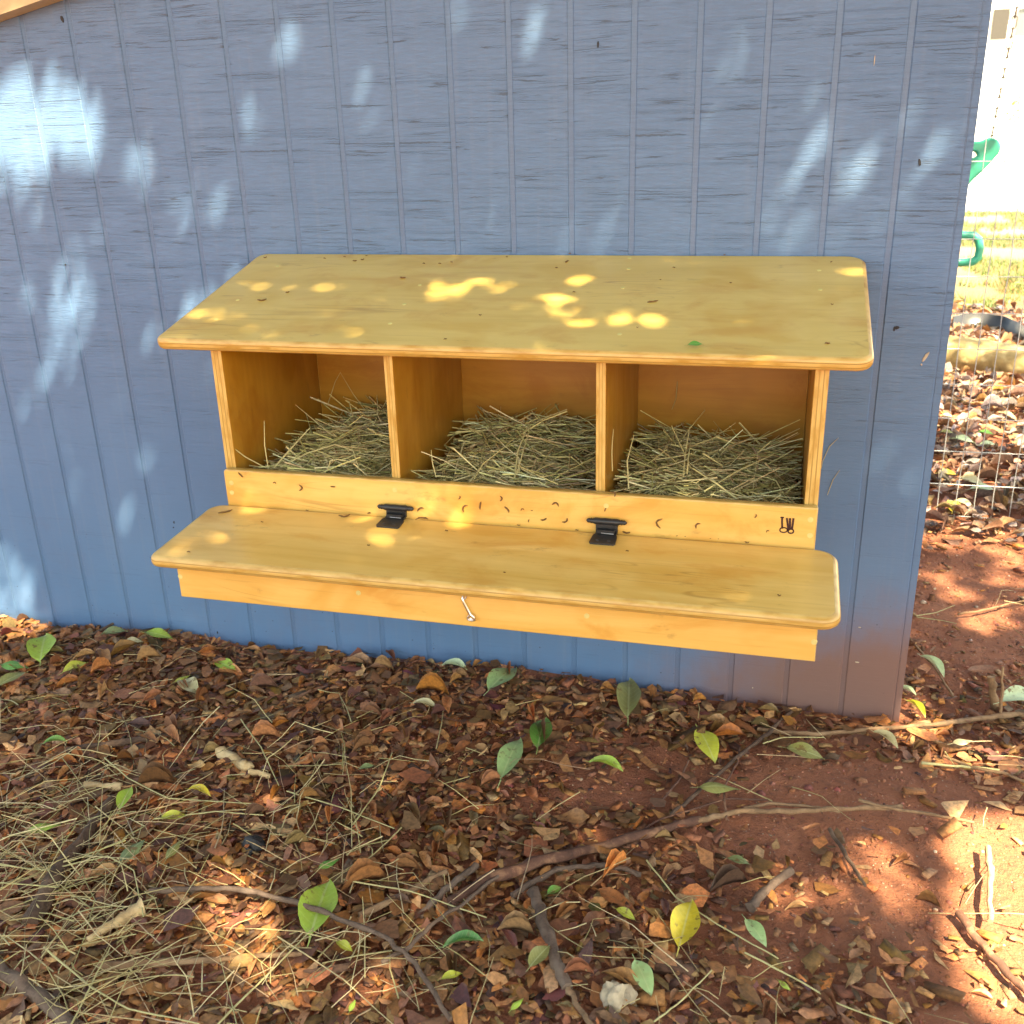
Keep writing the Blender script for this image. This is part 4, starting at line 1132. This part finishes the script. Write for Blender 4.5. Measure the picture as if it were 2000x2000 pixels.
stick([(745, 1880, .01), (800, 1850, .012), (850, 1800, .012), (905, 1765, .01), (985, 1700, .005)], 0.003, 0.0022, M['bark_grey'], 'grey side twig running up right from the long forked twig')
stick([(195, 1888), (330, 1880), (450, 1872), (590, 1862)], 0.0055, 0.003, M['bark_tan'], 'pale straight twig lying in the hay near the bottom')
stick([(-20, 1880), (60, 1935), (150, 2010)], 0.010, 0.010, M['bark_grey'], 'blurred brown stick in the bottom left corner', 'stick', 'stick')
stick([(1478, 1424, -.004), (1540, 1432, -.004), (1600, 1434, -.004), (1770, 1420), (1850, 1412), (1920, 1402), (1990, 1396), (2030, 1404)], 0.0035, 0.005, M['bark_tan'], 'pale branch running from the shed corner to the right')
stick([(1944, 1384, -0.01), (1940, 1360, 0.016), (1936, 1322, 0.052)], 0.0075, 0.0065, M['bark_tan'], 'short upright wooden stub behind the pale branch', 'stake', 'stake', 0.2)
stick([(1953, 1398, 0.0), (1957, 1350, 0.035), (1959, 1302, 0.075)], 0.0028, 0.002, M['bark_tan'], 'thin upright shoot next to the wooden stub')
stick([(1310, 1592), (1370, 1540), (1440, 1480), (1500, 1432), (1545, 1390)], 0.0030, 0.0035, M['bark_dark'], 'thin dark twig rising from the soil toward the shed')
stick([(1466, 1772), (1500, 1735), (1546, 1700)], 0.0075, 0.0065, M['bark_grey'], 'short thick twig right of the yellow leaf', 'stick', 'stick')
stick([(1868, 1782), (1920, 1850), (1970, 1905), (2020, 1950)], 0.0055, 0.005, M['bark_red'], 'dark stick along the sunlit patch at bottom right', 'stick', 'stick')
stick([(1928, 1655, .01), (1936, 1710, .01), (1934, 1800, .01)], 0.0045, 0.0035, M['cream_wood'], 'bleached stick standing out in the sunlit patch', 'stick', 'stick')
stick([(1845, 1478), (1900, 1500), (1960, 1510), (2010, 1530)], 0.0028, 0.0022, M['bark_tan'], 'thin tan twig on soil below the pale branch')
stick([(1800, 1490), (1880, 1497), (1952, 1504)], 0.0022, 0.002, M['tall_straw'], 'dry grass stem lying across the thin tan twig')
stick([(1775, 1245), (1800, 1275), (1830, 1310), (1862, 1362)], 0.0024, 0.002, M['bark_tan'], 'thin brown twig by the shed edge on bare soil')
stick([(1870, 1200), (1930, 1190), (1985, 1176), (2020, 1172)], 0.0024, 0.002, M['bark_tan'], 'pale twig on the sunlit soil below the fence')
stick([(1420, 1600), (1412, 1540), (1440, 1490), (1445, 1460)], 0.0018, 0.0014, M['bark_red'], 'thin reddish stem crossing the dull olive leaf')
stick([(1290, 1565), (1330, 1520), (1345, 1485)], 0.002, 0.0015, M['bark_red'], 'thin reddish stem leaning left of the dark rising twig')
stick([(1240, 1630), (1290, 1600), (1420, 1560), (1500, 1562)], 0.0016, 0.0014, M['bark_red'], 'thin curved reddish stem above the red bark stick')
stick([(1620, 1620), (1665, 1690), (1690, 1730)], 0.003, 0.002, M['bark_dark'], 'dark twig on bare soil below the tan twig')
stick([(820, 1790), (880, 1730), (930, 1690)], 0.006, 0.005, M['bark_grey'], 'grey twig below the left end of the red bark stick')
stick([(700, 1790), (790, 1745), (872, 1702)], 0.005, 0.0045, M['bark_tan'], 'tan stick right of the largest green leaf', 'stick', 'stick')
stick([(430, 1470), (470, 1492), (492, 1500)], 0.010, 0.007, M['cream_wood'], 'cream split wood piece in the brown litter', 'wood_chunk', 'wood chip', 0.5)
stick([(490, 1506), (528, 1516)], 0.006, 0.004, M['cream_wood'], 'small cream wood sliver right of the split wood piece', 'wood_chunk', 'wood chip', 0.5)
stick([(172, 1834), (230, 1800), (280, 1774)], 0.004, 0.012, M['cream_wood'], 'tan wood wedge lying in the hay', 'wood_chunk', 'wood chip', 0.4)
stick([(168, 1535), (200, 1537), (238, 1536)], 0.007, 0.006, M['cream_wood'], 'short tan wood piece above the dark left branch', 'wood_chunk', 'wood chip', 0.4)
stick([(180, 1240), (215, 1222), (140, 1245)][:2]+[(240, 1208)], 0.0035, 0.003, M['bark_grey'], 'short grey twig leaning at the wall foot left')
for pts, lab in (
    (((1262, 1680), (1320, 1752), (1400, 1805), (1520, 1872)), 'long straw running down past the yellow leaf'),
    (((1455, 1860), (1550, 1910), (1640, 1962), (1745, 2000)), 'long straw at the bottom right of the litter'),
    (((425, 2000), (548, 1878), (612, 1812)), 'long straw pointing up right at bottom centre'),
    (((205, 1480), (250, 1520), (330, 1560), (500, 1570)), 'long bent straw below the dark stick at left'),
    (((300, 1600), (420, 1585), (515, 1592)), 'curved straw arching over the yellow leaves'),
    (((140, 2000), (190, 1900), (215, 1850)), 'straw standing at the bottom left in the hay'),
    (((670, 1718), (800, 1740), (950, 1792)), 'straw crossing the tan stick'),
    (((560, 1545), (660, 1575), (770, 1618)), 'straw lying in the centre left of the litter'),
    (((690, 1610), (740, 1540), (766, 1470)), 'thin straw rising in the centre of the litter'),
    (((470, 1405), (510, 1460), (545, 1535)), 'pale straw pair leaning right below the tray'),
    (((1490, 1452), (1530, 1440), (1610, 1440)), 'thin straw lying above the olive leaf by the shed'),
    (((1278, 1995), (1330, 1955), (1390, 1895)), 'straw at the bottom right of the fresh green leaf'),
    (((0, 1690), (90, 1700), (210, 1672), (262, 1700), (280, 1790)), 'long looping straw over the dark left branch'),
    (((85, 1850), (180, 1930), (250, 1970), (390, 2000)), 'yellow straw sloping to the bottom edge')):
    stick(pts, 0.0013, 0.0009, M['tall_straw'], lab, 'straw', 'straw', 0.1, 0.024, 5)
stick([(1790, 1203), (1830, 1196), (1865, 1182)], 0.001, 0.0006, M['tall_straw'], 'upper strand of the split straw by the shed edge', 'straw', 'straw', 0.1)
stick([(1790, 1205), (1840, 1212), (1868, 1218)], 0.001, 0.0006, M['tall_straw'], 'lower strand of the split straw by the shed edge', 'straw', 'straw', 0.1)
def lump(px, py, size, mat, name, label, cat, seed, sq=0.7):
    c = at(px, py, 2, 0.01); c[2] = float(ground_z(c[0], c[1]))+size*0.30
    bm = bmesh.new(); bmesh.ops.create_icosphere(bm, subdivisions=3, radius=0.5)
    for v in bm.verts:
        q = np.array(v.co[:])
        d = 1+1.7*fbm(N1, np.array([q[0]*2.6+seed]), np.array([q[1]*2.6+q[2]*2.1]), 4)[0]
        v.co = Vector((q[0]*d, q[1]*d*0.9, q[2]*d*sq))*size
    me = bpy.data.meshes.new(name); bm.to_mesh(me); bm.free(); me.materials.append(mat)
    o = bpy.data.objects.new(name, me); link(o); o.location = c; o.rotation_euler[2] = seed
    tag(o, label, cat)
lump(1207, 1955, 0.042, M['stone'], 'stone', 'knobbly white stone at the bottom edge', 'stone', 3.1, 0.9)
lump(1502, 1470, 0.018, M['soil'], 'stone', 'small grey stone beside the olive leaf', 'stone', 7.7)
lump(494, 1648, 0.030, M['char'], 'charcoal_lump', 'black charcoal lump in the hay', 'charcoal', 5.2)
lump(1738, 1118-60, 0.02, M['stone'], 'stone', 'little pebble at the shed edge', 'stone', 2.2)

# ------------------------------------------------------------------ wire fence behind the shed corner
FY = 1.055
fence = empty('wire_fence', (WX1, FY, 0), 'galvanised welded wire fence running from behind the shed to the right', 'fence')
zs = [float(at(1850, y, 1, FY)[2]) for y in (238, 1008)]
nrow = 11
def wire(p0, p1, name, r_=0.0014, wob=0.0015):
    b = MB(); k = 12
    pts = []
    for i in range(k+1):
        t = i/k; q = Vector(p0).lerp(Vector(p1), t); pts.append(q+Vector((rnd.uniform(-1, 1)*wob, rnd.uniform(-1, 1)*wob, rnd.uniform(-1, 1)*wob)))
    b.tube(pts, r_, 4, cap=False); b.build(name, M['wire'], fence)
dzr = (zs[0]-zs[1])/nrow
for i in range(nrow+1):
    z_ = zs[1]+dzr*i-0.0
    wire((0.0, 0, z_), (2.6, 0.02, z_+0.01), 'horizontal_wire')
xw0 = at(1870, 700, 1, FY)[0]-WX1
for i in range(-3, 54):
    x_ = xw0+0.0447*i
    if x_ < 0.005: continue
    wire((x_, 0.0024, zs[1]-0.02), (x_+0.01*0, 0.0024, zs[0]+0.01), 'vertical_wire')
b = MB(); b.tube([(2.62, 0.03, -0.2), (2.62, 0.03, 1.5)], 0.02, 8); b.build('post', M['metal_post'], fence)

# ------------------------------------------------------------------ beyond the fence: log, edging, litter, grass
lg0 = at(1845, 690, 2, 0.07); lg1 = at(2010, 712, 2, 0.07)
dirl = (lg1-lg0)/np.linalg.norm(lg1-lg0)
log = empty('log', tuple(lg0), 'round peeled timber log lying beyond the wire fence', 'log')
b = MB(); pts = [Vector(dirl*t) for t in np.linspace(-0.35, 1.8, 14)]
b.tube(pts, [0.078*(1+rnd.uniform(-0.05, 0.05)) for _ in pts], 14, jag=0.08); b.build('trunk', M['log'], log)
edge = MB(); e0 = [(1860, 640), (1885, 634), (1920, 634), (1960, 640), (1990, 655), (2030, 690)]
Pe = [Vector(at(px, py, 2, 0.03)) for px, py in e0]
vs = []
for p in Pe: vs += [p+Vector((0, 0, -0.05)), p+Vector((0, 0, 0.055)), p+Vector((0.0, 0.012, 0.055)), p+Vector((0, 0.012, -0.05))]
fs = []
for i in range(len(Pe)-1):
    a = i*4
    fs += [(a, a+4, a+5, a+1), (a+1, a+5, a+6, a+2), (a+2, a+6, a+7, a+3)]
edge.add(vs, fs, 0, True)
tag(edge.build('bed_edging', M['black_plastic']), 'black plastic bed edging curving behind the log', 'edging')
def cone_pts(n, y0, y1, xpad=0.4):
    """ground points beyond the fence, in and around the slice that shows past the shed"""
    y = y0+(y1-y0)*rng.random(n)
    xl = 0.25+(y+1.66)*0.10; xr = 0.75+(y+1.66)*0.235+xpad
    return np.column_stack([xl+(xr-xl)*rng.random(n), y])
P = cone_pts(9000, 0.85, 4.4); n = len(P)
keep = rng.random(n) < np.clip(1.2-np.abs(P[:, 1]-2.6)*0.42, 0.05, 1)
P = P[keep]; n = len(P)
P3 = np.column_stack([P, ground_z(P[:, 0], P[:, 1])+rng.uniform(0.004, 0.035, n)])
far_cols = [(0.30, 0.16, 0.10), (0.24, 0.13, 0.09), (0.38, 0.24, 0.17), (0.20, 0.10, 0.06), (0.44, 0.36, 0.34), (0.42, 0.22, 0.10), (0.26, 0.20, 0.19)]
szf = np.clip(rng.lognormal(math.log(0.048), 0.35, n), 0.02, 0.09); ywf = rng.uniform(0, 6.28, n); tlf = rng.normal(0, 0.35, n); tdf = rng.uniform(0, 6.28, n); clf = palette(far_cols, n, 0.2)
scatter('leaf_drift', LEAF, P3, szf, ywf, tlf, tdf, clf, M['dry_leaf'], label='drift of dead leaves beyond the wire fence')
for px, py, lp, cn, lab in ((1880, 860, 50, 'mint', 'pale bluish leaf in the drift beyond the fence'), (1925, 846, 34, 'green', 'dark green leaf in the drift beyond the fence'), (1930, 868, 36, 'mint', 'pale blue green leaf beneath the dark green one beyond the fence'),
                            (1895, 940, 60, 'cream', 'long whitish leaf near the foot of the fence'), (1920, 955, 52, 'mint', 'long pale green leaf near the foot of the fence'), (1880, 982, 40, 'cream', 'white curled leaf by the bottom fence wire'), (1850, 925, 40, 'yellow', 'yellow leaf near the foot of the fence'), (1990, 555, 24, 'green', 'green leaf on the grass at the right edge'), (1850, 845, 30, 'olive', 'olive leaf in the drift near the shed edge'), (1850, 812, 24, 'mint', 'small pale leaf high in the drift beyond the fence')):
    c = at(px, py, 2, 0.04); _, _, zz_ = pix(c)
    o = leaf_obj('fallen_leaf', GLEAF[1], c, lp*zz_/FPX*0.95, rnd.uniform(-0.5, 0.5), 0.10, 0.2, C_G[cn], M['green_leaf'])
    tag(o, lab, 'leaf')
P = cone_pts(60000, 3.9, 10.8, 0.8)
gn = fbm(N2, P[:, 0]*1.7, P[:, 1]*1.3, 4)+0.05*np.clip(P[:, 1]-5, -1, 4)
P = P[gn > 0.06+0.14*fbm(N3, P[:, 0]*6, P[:, 1]*3.5, 3)+0.05]; n = len(P)
zg = ground_z(P[:, 0], P[:, 1])
yw = rng.uniform(0, 6.28, n); hgt = rng.uniform(0.02, 0.065, n); lean = rng.normal(0, 0.35, (n, 2)); wd = rng.uniform(0.002, 0.004, n)
base = np.column_stack([P, zg]); sd = np.column_stack([np.cos(yw)*wd, np.sin(yw)*wd, 0*yw])
tip = base+np.column_stack([lean*hgt[:, None], hgt])
Vg = np.stack([base-sd, base+sd, tip], 1).reshape(-1, 3); Tg = np.arange(3*n).reshape(-1, 3)
tag(fast_mesh('grass', Vg, Tg, M['straw'], np.repeat(palette([(0.08, 0.15, 0.03), (0.11, 0.18, 0.04), (0.18, 0.18, 0.07), (0.07, 0.12, 0.025), (0.20, 0.16, 0.09)], n, 0.2), 3, 0)), 'thin patchy lawn grass beyond the log', kind='stuff')
# dry plants at the foot of the house
P = np.column_stack([rng.uniform(4.0, 8.0, 700), rng.uniform(19.2, 20.1, 700)]); n = len(P)
hh = rng.uniform(0.05, 0.55, n)
scatter('dry_border', LEAF, np.column_stack([P, ground_z(P[:, 0], P[:, 1])+hh]), rng.uniform(0.06, 0.14, n), rng.uniform(0, 6.28, n), rng.normal(0, 0.8, n), rng.uniform(0, 6.28, n),
        palette([(0.30, 0.12, 0.03), (0.36, 0.18, 0.05), (0.20, 0.14, 0.05)], n, 0.2), M['dry_leaf'], label='rusty dry border plants at the foot of the white house')

# ------------------------------------------------------------------ toy swing
SY = 3.0
swing = empty('toy_swing', tuple(at(1900, 400, 1, SY)), 'green plastic toy swing hanging on a chain behind the fence', 'swing')
so = Vector(at(1900, 400, 1, SY))
def curve_plate(outer, holes, y, depth, bev, name):
    cu = bpy.data.curves.new(name, 'CURVE'); cu.dimensions = '2D'; cu.fill_mode = 'BOTH'; cu.extrude = depth; cu.bevel_depth = bev; cu.bevel_resolution = 2
    for pts in [outer]+holes:
        sp = cu.splines.new('BEZIER'); sp.bezier_points.add(len(pts)-1); sp.use_cyclic_u = True
        for bp, (px, py) in zip(sp.bezier_points, pts):
            c = Vector(at(px, py, 1, SY))-so
            bp.co = (c.x, c.z, 0); bp.handle_left_type = bp.handle_right_type = 'AUTO'
    tmp = bpy.data.objects.new(name, cu); COL.objects.link(tmp)
    dg = bpy.context.evaluated_depsgraph_get(); dg.update()
    me = bpy.data.meshes.new_from_object(tmp.evaluated_get(dg)); bpy.data.objects.remove(tmp)
    me.materials.clear(); me.materials.append(M['green_plastic'])
    for p_ in me.polygons: p_.use_smooth = False
    o = bpy.data.objects.new(name, me); link(o, swing)
    o.rotation_euler = (R(90), 0, 0); o.location = (0, y, 0)
    return o
outer = [(1905, 281), (1918, 279), (1932, 274), (1945, 279), (1947, 292), (1938, 305), (1918, 327), (1892, 352), (1862, 392), (1840, 470), (1800, 500), (1760, 490), (1770, 440), (1800, 380), (1840, 320), (1870, 285), (1888, 282)]
hole = [(1888, 292), (1902, 291), (1911, 300), (1906, 310), (1890, 312), (1872, 310), (1860, 300), (1872, 293)]
curve_plate(outer, [hole], 0.0, 0.020, 0.010, 'side_plate')
b = MB()
ring = [(1850, 461), (1880, 460), (1903, 461), (1911, 468), (1914, 485), (1910, 503), (1900, 511), (1878, 513), (1850, 512), (1843, 487)]
b.tube([Vector(at(px, py, 1, SY))-so for px, py in ring], 0.018, 8, closed=True); b.build('grip_handle', M['green_plastic'], swing)
b = MB(); c0 = Vector(at(1845, 487, 1, SY))-so; b.box((c0.x-0.28, -0.10, c0.z-0.045), (c0.x+0.01, 0.10, c0.z+0.02)); b.build('seat_pan', M['green_plastic'], swing)
# chain
ca = Vector(at(1934, 281, 1, SY))-so; cb = Vector(at(1987, 10, 1, SY))-so
cdir = (cb-ca).normalized(); top_z = 2.25-so.z
clen = (top_z-ca.z)/cdir.z; nl = int(clen/0.036)
lb = MB()
ring = [(0.009*math.cos(a), 0.0, (0.014 if math.sin(a) > 0 else -0.014)+0.009*math.sin(a)) for a in [2*math.pi*i/10+0.31 for i in range(10)]]
lb.tube(ring, 0.0026, 5, closed=True)
M['chain'] = plain('rusty_chain', (0.06, 0.045, 0.04), 0.7)
lm = lb.build('chain_link', M['chain'], swing)
q = Vector((0, 0, 1)).rotation_difference(cdir).to_matrix().to_4x4()
for i in range(nl):
    o = lm if i == 0 else lm.copy()
    if i: link(o, swing)
    o.matrix_local = Matrix.Translation(ca+cdir*(0.036*i+0.01)) @ q @ Matrix.Rotation(R(90*(i % 2)), 4, 'Z')
bx = (so+ca+cdir*clen).x
fr_ = empty('swing_frame', (bx, SY, 0), 'steel swing frame over the green toy swing', 'swing frame')
b = MB(); b.tube([(-2.0, 0, 2.28), (2.6, 0, 2.28)], 0.03, 10); b.build('beam', M['metal_post'], fr_)
for sx in (-2.0, 2.6):
    for sy in (-0.55, 0.55):
        if sx < 0: sy *= 0.5
        b = MB(); b.tube([(sx, sy*1.4, -0.05), (sx, 0, 2.27)], 0.025, 8); b.build('leg', M['metal_post'], fr_)

# ------------------------------------------------------------------ unseen shade tree behind the camera: gaps cut to place the sun flecks
SPOTS = [  # px, py, rx, ry in the photograph where a fleck of sun lands, and how open the gap is
    (20, 225, 55, 56, 1), (70, 205, 60, 64, 1), (120, 190, 65, 66, 1), (155, 215, 31, 86, 1), (45, 260, 65, 56, 1), (100, 260, 55, 66, 1), (75, 270, 65, 56, 0.99), (15, 350, 45, 40, 0.88), (85, 330, 21, 40, 0.88), (150, 310, 23, 46, 0.77), (55, 300, 35, 30, 0.88),
    (155, 590, 23, 52, 0.85), (110, 680, 31, 66, 0.88), (55, 590, 15, 56, 0.73), (95, 770, 13, 46, 0.61), (135, 545, 19, 36, 0.61), (20, 1150, 41, 51, 0.85), (145, 960, 15, 56, 0.43), (250, 990, 10.4, 37.5, 0.47), (230, 330, 20.8, 75, 0.38), (280, 300, 26, 75, 0.31), (390, 370, 26, 75, 0.31),
    (335, 655, 33.8, 17.5, 0.66), (455, 672, 33.8, 7.5, 0.66), (420, 615, 44.2, 7.5, 0.66), (460, 556, 52, 7.5, 0.66), (390, 580, 26, 6.25, 0.57), (915, 560, 52.9, 15.6, 0.46), (880, 566, 29.9, 10.4, 0.46), (1105, 575, 34.5, 10.4, 0.46), (1075, 600, 51.75, 7.8, 0.46), (1140, 625, 57.5, 9.1, 0.46), (1240, 622, 52.9, 7.8, 0.46), (1180, 640, 46, 7.8, 0.1), (1500, 505, 80.5, 6.5, 0.1), (1620, 503, 34.5, 6.5, 0.1), (1300, 508, 46, 6.5, 0.1), (1500, 676, 28.75, 10.4, 0.1), (630, 605, 11.5, 10.4, 0.1), (1210, 672, 69, 10.4, 0.1), (700, 515, 34.5, 5.2, 0.1),
    (475, 925, 28.6, 17.5, 0.39), (935, 970, 28.6, 45, 0.6), (920, 1012, 39, 10, 0.6), (470, 990, 20.8, 6.25, 0.33), (490, 1012, 18.2, 5, 0.33), (545, 1103, 26, 12.5, 0.45), (345, 1072, 39, 6.25, 0.29), (390, 1050, 28.6, 6.25, 0.23), (380, 1035, 18.2, 6.25, 0.23), (760, 1038, 39, 6.25, 0.31), (800, 1056, 52, 6.25, 0.29), (485, 890, 13, 37.5, 0.29), (1450, 1100, 60, 10, 0.074),
    (1950, 1740, 76, 117, 1), (2010, 1850, 109, 161, 1), (2030, 1700, 87, 106, 1), (1880, 1820, 54, 73, 1), (1960, 1930, 76, 73, 1), (1910, 1640, 60.6, 46.6, 1), (1985, 1640, 54, 51, 1), (1900, 1760, 43, 62, 1), (1760, 1745, 57.5, 44.6, 0.66), (1540, 1755, 45.4, 53.4, 0.55), (1640, 1800, 47.6, 42.4, 0.44), (1700, 1690, 41, 27, 0.55), (480, 1830, 52, 82, 0.61), (450, 1738, 57.5, 18.2, 0.66), (430, 1700, 30, 27, 0.44), (530, 1920, 56.4, 38, 0.44), (1870, 1480, 68.5, 22.6, 0.77), (1960, 1490, 52, 20.4, 0.66), (30, 1228, 63, 24.8, 0.66), (700, 1950, 40, 30, 0.5), (1330, 1650, 30, 20.4, 0.39), (1300, 1850, 20, 40, 0.5), (1500, 1960, 34.4, 29.2, 0.39), (60, 1470, 63, 22.6, 0.28), (850, 1800, 63, 31.4, 0.28),
    (1930, 1215, 45.4, 22.6, 0.88), (1870, 1160, 32.2, 16, 0.77), (1860, 1010, 85, 16, 0.77), (1860, 1060, 96, 18.2, 0.77), (1985, 1120, 52, 29.2, 0.66), (1780, 1400, 47.6, 27, 0.66), (1840, 1125, 35.5, 14.9, 0.55), (1960, 1060, 74, 24.8, 0.77), (1850, 930, 107, 20.4, 0.88), (1985, 1180, 30, 13.8, 0.66), (1800, 1430, 41, 20.4, 0.55),
    (1690, 600, 34.5, 39, 0.1), (1640, 490, 46, 52, 0.1), (1560, 460, 52, 37.5, 0.38), (1320, 420, 13, 37.5, 0.4), (1110, 410, 18.2, 45, 0.5), (1600, 290, 46.8, 75, 0.38), (1770, 180, 34, 50, 0.4), (900, 40, 31.2, 50, 0.5), (560, 90, 31.2, 62.5, 0.38), (1460, 470, 39, 25, 0.38), (1850, 250, 30, 104, 0.4), (1210, 430, 20.8, 32.5, 0.38), (1400, 130, 30, 50, 0.4), (700, 200, 24, 60, 0.4), (1650, 380, 60, 30, 0.4), (1500, 400, 30, 30, 0.4), (840, 330, 20, 50, 0.36), (480, 230, 24, 60, 0.4), (1230, 150, 30, 50, 0.36), (1720, 430, 30, 60, 0.4), (330, 420, 20, 60, 0.4), (1060, 20, 20.8, 37.5, 0.38)]
def crown(tree, n, seed):
    r_ = np.random.default_rng(seed)
    # target points on the ground plane shaded by the crown, pushed up along the sun's direction
    tx = r_.uniform(-3.4, 3.0, n); ty = r_.uniform(-2.6, 4.6, n)
    zc = r_.uniform(3.0, 4.6, n)
    P = np.column_stack([tx, ty, 0*tx])+SUN[None]*(zc/SUN[2])[:, None]
    # where its shadow lands: wall, roof board, lid, or the ground
    d = -SUN
    def hit_plane(p0, nn):
        t = ((np.array(p0)-P)@nn)/(d@nn); return P+d[None]*t[:, None]
    Hg = hit_plane((0, 0, 0.0), np.array([0, 0, 1.0])); H = Hg.copy()
    Hw = hit_plane((0, 0, 0), np.array([0, 1.0, 0])); okw = (Hw[:, 2] > 0) & (Hw[:, 2] < 1.35) & (Hw[:, 0] < WX1) & (Hg[:, 1] > 0)
    H[okw] = Hw[okw]
    Hf = hit_plane((0, RY, 0), np.array([0, 1.0, 0])); ok = (Hf[:, 2] > rail_bot) & (Hf[:, 2] < rail_top) & (np.abs(Hf[:, 0]) < 0.45); H[ok] = Hf[ok]
    Hl = hit_plane(lid_top0, np.array(ln_)); ok = (np.abs(Hl[:, 0]) < 0.48) & (Hl[:, 1] < -0.343) & (Hl[:, 1] > -0.53); H[ok] = Hl[ok]
    Hr = hit_plane(roof_top0, np.array(rn)); ok = (np.abs(Hr[:, 0]) < 0.52) & (Hr[:, 1] < 0) & (Hr[:, 1] > -0.355); H[ok] = Hr[ok]
    hx, hy, hz = pix(H)
    sz = r_.uniform(0.055, 0.085, n); yaw = r_.uniform(0, 6.28, n)
    tl = r_.normal(0, 0.35, n); td = r_.uniform(0, 6.28, n)
    # a leaf belongs to a gap when any of it would shade the fleck
    ax = np.column_stack([np.cos(yaw), np.sin(yaw), 0*yaw])*(sz*0.42)[:, None]
    open_ = np.zeros(n)
    for off in (ax*0, ax, -ax):
        Q = H+off-SUN[None]*0
        gx_, gy_, _ = pix(Q) 
        for cx, cy, rx, ry, w_ in SPOTS:
            e_ = ((gx_-cx)/(rx+2))**2+((gy_-cy)/(ry+2))**2
            open_ = np.where(e_ < 1.0, np.maximum(open_, w_), open_)
    # wide gaps are clear of leaves; in thin places the leaves are shrunk to let a soft light through
    q = np.where(open_ >= 0.9, 0.0, 9.0)
    thin = (open_ > 0) & (open_ < 0.9)
    sz = np.where(thin, sz*np.clip(np.sqrt(-np.log(np.clip(open_*open_*0.62, 0.004, 0.6))/7.5), 0.2, 1.0), sz)
    infr = (hx > -300) & (hx < 2300) & (hy > -200) & (hy < 2400) & (hz > 0)
    keep = np.where(infr, q > 1.0, fbm(N2, P[:, 0]*2.2, P[:, 1]*2.2, 3) > -0.14)
    # beyond the fence the crown thins out
    farx = Hg[:, 1]; far = (~okw) & (farx > 1.1)
    keep &= ~(far & (fbm(N3, P[:, 0]*3.1, P[:, 1]*3.1, 3) < np.clip((farx-1.4)*0.12, -0.08, 0.4)))
    keep &= ~((farx > 4.2) & ~okw)
    P = P[keep]; k = len(P)
    sz = sz[keep]; yaw = yaw[keep]; tl = tl[keep]; td = td[keep]
    RM = rot_mats(yaw, tl, td)
    v = np.array([(-0.5, 0, 0), (-0.15, 0.24, 0.05), (0.2, 0.2, 0.04), (0.5, 0, -0.06), (0.2, -0.2, 0.04), (-0.15, -0.24, 0.05)])
    f = np.array([(0, 5, 1), (1, 5, 4), (1, 4, 2), (2, 4, 3)])
    W = np.einsum('nij,nkj->nki', RM, v[None]*sz[:, None, None])+P[:, None, :]
    Tt = (f[None]+(np.arange(k)*6)[:, None, None]).reshape(-1, 3)
    o = fast_mesh('crown', W.reshape(-1, 3), Tt, M['crown'], np.repeat(palette([(0.06, 0.12, 0.03), (0.08, 0.15, 0.035), (0.05, 0.10, 0.03)], k, 0.2), 6, 0), None, tree)
    o['kind'] = 'stuff'
    o.location = tuple(-np.array(tree.location))
    return P
tree = empty('shade_tree', (3.4, -3.6, 0), 'broad leafy shade tree unseen behind the viewer, crown gaps shaped for sun flecks', 'tree')
cp = crown(tree, 210000, 5)
b = MB(); b.tube([(0, 0, -0.2), (0.03, 0.02, 0.8), (-0.05, 0.1, 1.8), (-0.25, 0.3, 2.9), (-0.6, 0.7, 3.6)], [0.19, 0.15, 0.13, 0.11, 0.08], 12, jag=0.12); b.build('trunk', M['bark_dark'], tree)
for tx_, ty_, tz_, rb in ((-2.6, -0.3, 3.9, 1), (0.7, 2.6, 4.1, 1), (1.4, -0.9, 4.2, 1), (-1.2, -1.6, 4.0, 1), (-2.6, 1.9, 4.3, 0.16), (-0.9, 2.9, 4.4, 0.16), (-3.4, 1.0, 4.3, 0.16), (-1.0, 4.6, 4.4, 0.16)):
    b = MB(); s0 = Vector((-0.2, 0.25, 2.75)); e0_ = Vector((tx_, ty_, tz_)); pts = [s0.lerp(e0_, i/6)+Vector((rnd.uniform(-.08, .08), rnd.uniform(-.08, .08), 0.25*math.sin(i/6*3.14))) for i in range(7)]
    b.tube(pts, [q*rb for q in (0.07, 0.055, 0.045, 0.035, 0.028, 0.02, 0.01)], 8, jag=0.1); b.build('branch', M['bark_dark'], tree)
